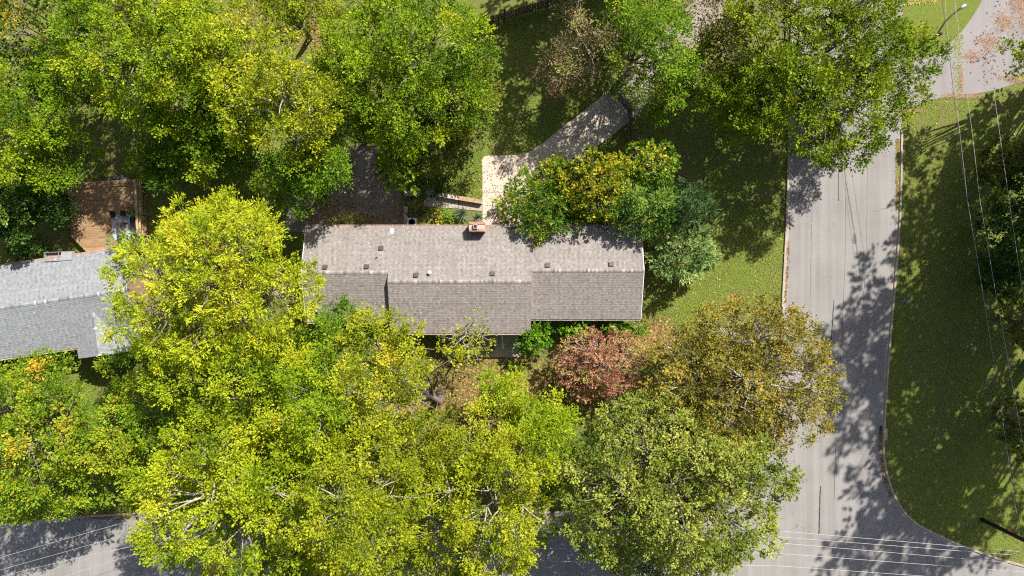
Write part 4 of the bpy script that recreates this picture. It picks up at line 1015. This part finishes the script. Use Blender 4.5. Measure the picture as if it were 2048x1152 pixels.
# black round-topped post by the corner kerb
rp = empty('round_topped_post', W(1500,912)); tag(rp, 'black round-topped post on the grass at the street corner', 'post')
m = MB(); m.tube([(0,0,-.2),(0,0,1.1)], .06, 10); m.build('post', M['black'], rp)
m = MB(); m.lathe([(.05,1.1),(.26,1.14),(.30,1.22),(.26,1.3),(.14,1.36),(.01,1.38)], (0,0,0), 20); m.build('cap', M['black'], rp, True)

# storm drain in the east kerb
dr_ = empty('storm_drain', W(1766,868)); tag(dr_, 'dark storm drain inlet with concrete hood in the right kerb', 'drain')
m = MB(); m.box(-.02,.3,-.5,.5,.10,.14); m.build('hood', M['kerb'], dr_)
m = MB(); m.box(-.30,-.06,-.7,.7,.012,.022); m.build('inlet', M['black'], dr_)

# ------------------------------------------------------------------ fallen leaves, needles, grass
def scatter(name, n, sampler, size, pal, z=.012, lift=.03, label=None, tone=.5, tv=.25, flat=True, seed=1, aspect=.6):
    r = np.random.default_rng(seed); P = sampler(r, n); n = len(P); a = r.random(n)*2*PI
    A = np.stack([np.cos(a), np.sin(a), r.normal(0,.15,n)], 1); B = np.stack([-np.sin(a), np.cos(a), r.normal(0,.2,n)], 1)
    L = size*(.6+.8*r.random(n))[:,None]; P3 = np.concatenate([P, (z+r.random(n)*lift)[:,None]], 1)
    V = np.stack([P3-A*L*.5, P3+B*L*aspect*.5, P3+A*L*.5, P3-B*L*aspect*.5], 1)
    o = quad_mesh(name, V, np.clip(r.normal(tone, tv, n),0,1), LM[pal]); tag(o, label, None, None, 'stuff'); return o
def disc(cx, cy, rx, ry):
    def f(r, n):
        a = r.random(n)*2*PI; q = np.sqrt(-np.log(1-r.random(n)*.97))*.62
        X = cx+np.cos(a)*q*rx; Y = cy+np.sin(a)*q*ry
        return np.stack([(X-1024)/S, (576-Y)/S], 1)
    return f
def rect(x0, x1, y0, y1):
    return lambda r, n: np.stack([(x0+(x1-x0)*r.random(n)-1024)/S, (576-(y0+(y1-y0)*r.random(n)))/S], 1)
def multi(parts):
    def f(r, n):
        w = np.array([p[0] for p in parts], float); w /= w.sum()
        return np.concatenate([p[1](r, int(n*q)) for p, q in zip(parts, w)])
    return f
def clean(sampler):
    """keep off the roads"""
    from mathutils.geometry import intersect_point_line
    poly = np.array(road_poly)
    def inside(P):
        x, y = P[:,0], P[:,1]; c = np.zeros(len(P), bool); j = len(poly)-1
        for i in range(len(poly)):
            xi, yi = poly[i]; xj, yj = poly[j]
            c ^= ((yi > y) != (yj > y)) & (x < (xj-xi)*(y-yi)/((yj-yi) or 1e-9)+xi); j = i
        return c
    def f(r, n):
        P = sampler(r, n); return P[~inside(P)]
    return f
scatter('fallen_leaves', 14000, clean(multi([(5,disc(960,770,190,130)),(3,disc(850,830,150,110)),(2,disc(1140,770,120,80)),(2,disc(1310,680,60,50)),(1.5,disc(650,70,60,70)),(1.2,disc(480,60,120,70))])), .17, 'litter', label='brown and yellow fallen leaves strewn over the front yard', seed=3, tone=.45)
scatter('lawn_leaves', 1500, clean(multi([(4,rect(1290,1570,420,720)),(2,rect(1560,1880,-0,10)),(3,rect(1800,2048,200,1100)),(1,rect(880,965,320,400))])), .12, 'litter', label='few yellow leaves dotted over the lawns', seed=4, tone=.88, tv=.12)
scatter('street_leaves', 420, multi([(2,rect(1580,1790,300,900)),(1,rect(1560,1900,900,1150)),(1,rect(20,300,1040,1152))]), .085, 'litter', label='tiny leaves scattered over the street', seed=5, tone=.7, z=.006, lift=.01)
def along(line, y0, y1, off, sd):
    L = [p for p in line if W(0,y1).y < p.y < W(0,y0).y]
    def f(r, n):
        i = r.integers(0, len(L)-1, n); t = r.random(n); X = np.array([[p.x, p.y] for p in L]); k = np.clip(np.sin(i*1.7)+.6+r.normal(0,.6,n), 0, 1) > .25
        P = X[i]+(X[i+1]-X[i])*t[:,None]; P[:,0] += off+r.normal(0, sd, n); return P[k]
    return f
scatter('gutter_leaves', 2400, multi([(2,along(right_edge,270,430,-.12,.07)),(2,along(right_edge,850,1000,-.14,.08)),(3,disc(190,1033,110,7)),(1,along(left_edge,480,620,.14,.06))]), .12, 'litter', label='brown leaves gathered along the kerbs', seed=6, tone=.38, z=.014, lift=.03)
scatter('drive_leaves', 1500, multi([(3,disc(700,436,90,12)),(2,disc(640,400,50,40)),(2,rect(575,800,400,450)),(1,disc(760,340,30,50))]), .15, 'litter', label='brown leaves scattered over the sunken drive', seed=12, tone=.4, z=PIT_Z+.04, lift=.03)
scatter('walk_leaves', 500, multi([(2,rect(968,1010,320,450)),(2,rect(1000,1200,220,320)),(1,rect(850,964,395,418))]), .10, 'litter', label='small leaves on the concrete drive and walk', seed=13, tone=.4, z=.055, lift=.01)
scatter('pine_straw', 3600, multi([(2,disc(2036,8,26,22)),(2,disc(2008,45,24,26)),(2,disc(1978,85,28,22)),(1,disc(1945,112,24,14)),(3,disc(2040,158,50,10)),(2,disc(1925,192,50,5)),(1,disc(1922,160,4,30)),(2,disc(2046,30,14,50)),(1.2,disc(1820,222,20,6))]), .26, 'straw', label='orange pine straw drifted over the side drive', seed=7, tone=.5, aspect=.12, z=.012, lift=.015)
scatter('pine_cones', 130, multi([(3,disc(1985,110,60,60)),(1,disc(2000,60,60,60))]), .13, 'litter', label='pine cones scattered over the side drive', seed=8, tone=.08, tv=.06, z=.03, lift=.03, aspect=.8)
def blades(name, label, n, sampler, seed, h=.10, tone=.5, pal='grassy'):
    r = np.random.default_rng(seed); P = sampler(r, n); n = len(P); a = r.random(n)*2*PI
    d = np.stack([np.cos(a), np.sin(a), .32+0*a], 1); b = np.stack([-np.sin(a), np.cos(a), 0*a], 1)
    L = (h*(.5+r.random(n)))[:,None]; P3 = np.concatenate([P, np.full((n,1), -.015)], 1); w = .035+.02*r.random((n,1))
    V = np.stack([P3-b*w*.6, P3+d*L*.55-b*w, P3+d*L, P3+d*L*.55+b*w], 1)
    o = quad_mesh(name, V, np.clip(r.normal(tone, .11, n),0,1), LM[pal]); tag(o, label, None, None, 'stuff')
blades('lawn_grass', 'short green grass covering the lawns', 50000, clean(multi([(10,rect(1290,1572,400,740)),(15,rect(1770,2060,190,1140)),(6,rect(1000,1230,30,320)),(3,rect(870,964,300,405)),(2,rect(1480,1560,860,980)),(3,rect(150,290,740,1025))])), 21, .11, .48)
blades('joint_weeds', 'yellow-green weeds in the drive joint and along the kerb', 1500, multi([(2,lambda r,n: np.stack([np.interp(r.random(n),[0,.33,.66,1],[p.x for p in (joint[0],joint[6],joint[12],joint[18])])+r.normal(0,.07,n), np.interp(np.linspace(0,1,n),[0,.33,.66,1],[p.y for p in (joint[0],joint[6],joint[12],joint[18])])],1)),(2,rect(1793,1798,280,420)),(1,disc(700,436,50,10))]), 22, .14, .8)
rl_ = np.random.default_rng(31); V_ = []; T2 = []
for _ in range(150):
    x = rl_.uniform(-16, 1.2); k = 0 if x < -9.6 else 1; x0, x1, yr, zr, ye, ze = sects[k]
    y = ye+(yr-ye)*rl_.random()**1.5*.98; z = zr-PITCH*(yr-y)+.03; a = rl_.random()*2*PI; L = .05+.05*rl_.random()
    A = np.array((math.cos(a), math.sin(a), PITCH*math.sin(a)))*L; B = np.array((-math.sin(a), math.cos(a), PITCH*math.cos(a)))*L*.6; p = np.array((x,y,z))
    V_.append([p-A, p+B, p+A, p-B]); T2.append(rl_.uniform(.3,1))
tag(quad_mesh('roof_leaves', np.array(V_), np.array(T2), LM['litter']), 'yellow leaves fallen on the front slope of the roof', None, None, 'stuff')
# fallen branch on the right lawn
m = MB(); rr_ = np.random.default_rng(9); b0 = np.array(W(1812,598))
for k in range(11):
    a = rr_.random()*2*PI; e = b0+np.array((math.cos(a),math.sin(a),0))*rr_.uniform(.6,1.7)+np.array((0,0,.06)); s_ = b0+rr_.normal(size=3)*.15; s_[2] = .04
    m.tube([s_, (s_+e)/2+rr_.normal(size=3)*.06*np.array((1,1,.3)), e], [.022,.016,.006], 4)
tag(m.build('fallen_branch', M['bark_pale']), 'pale bare fallen branch lying on the shaded right lawn', 'branch')
print('LEAVES', LEAVES, 'OBJECTS', len(bpy.data.objects))
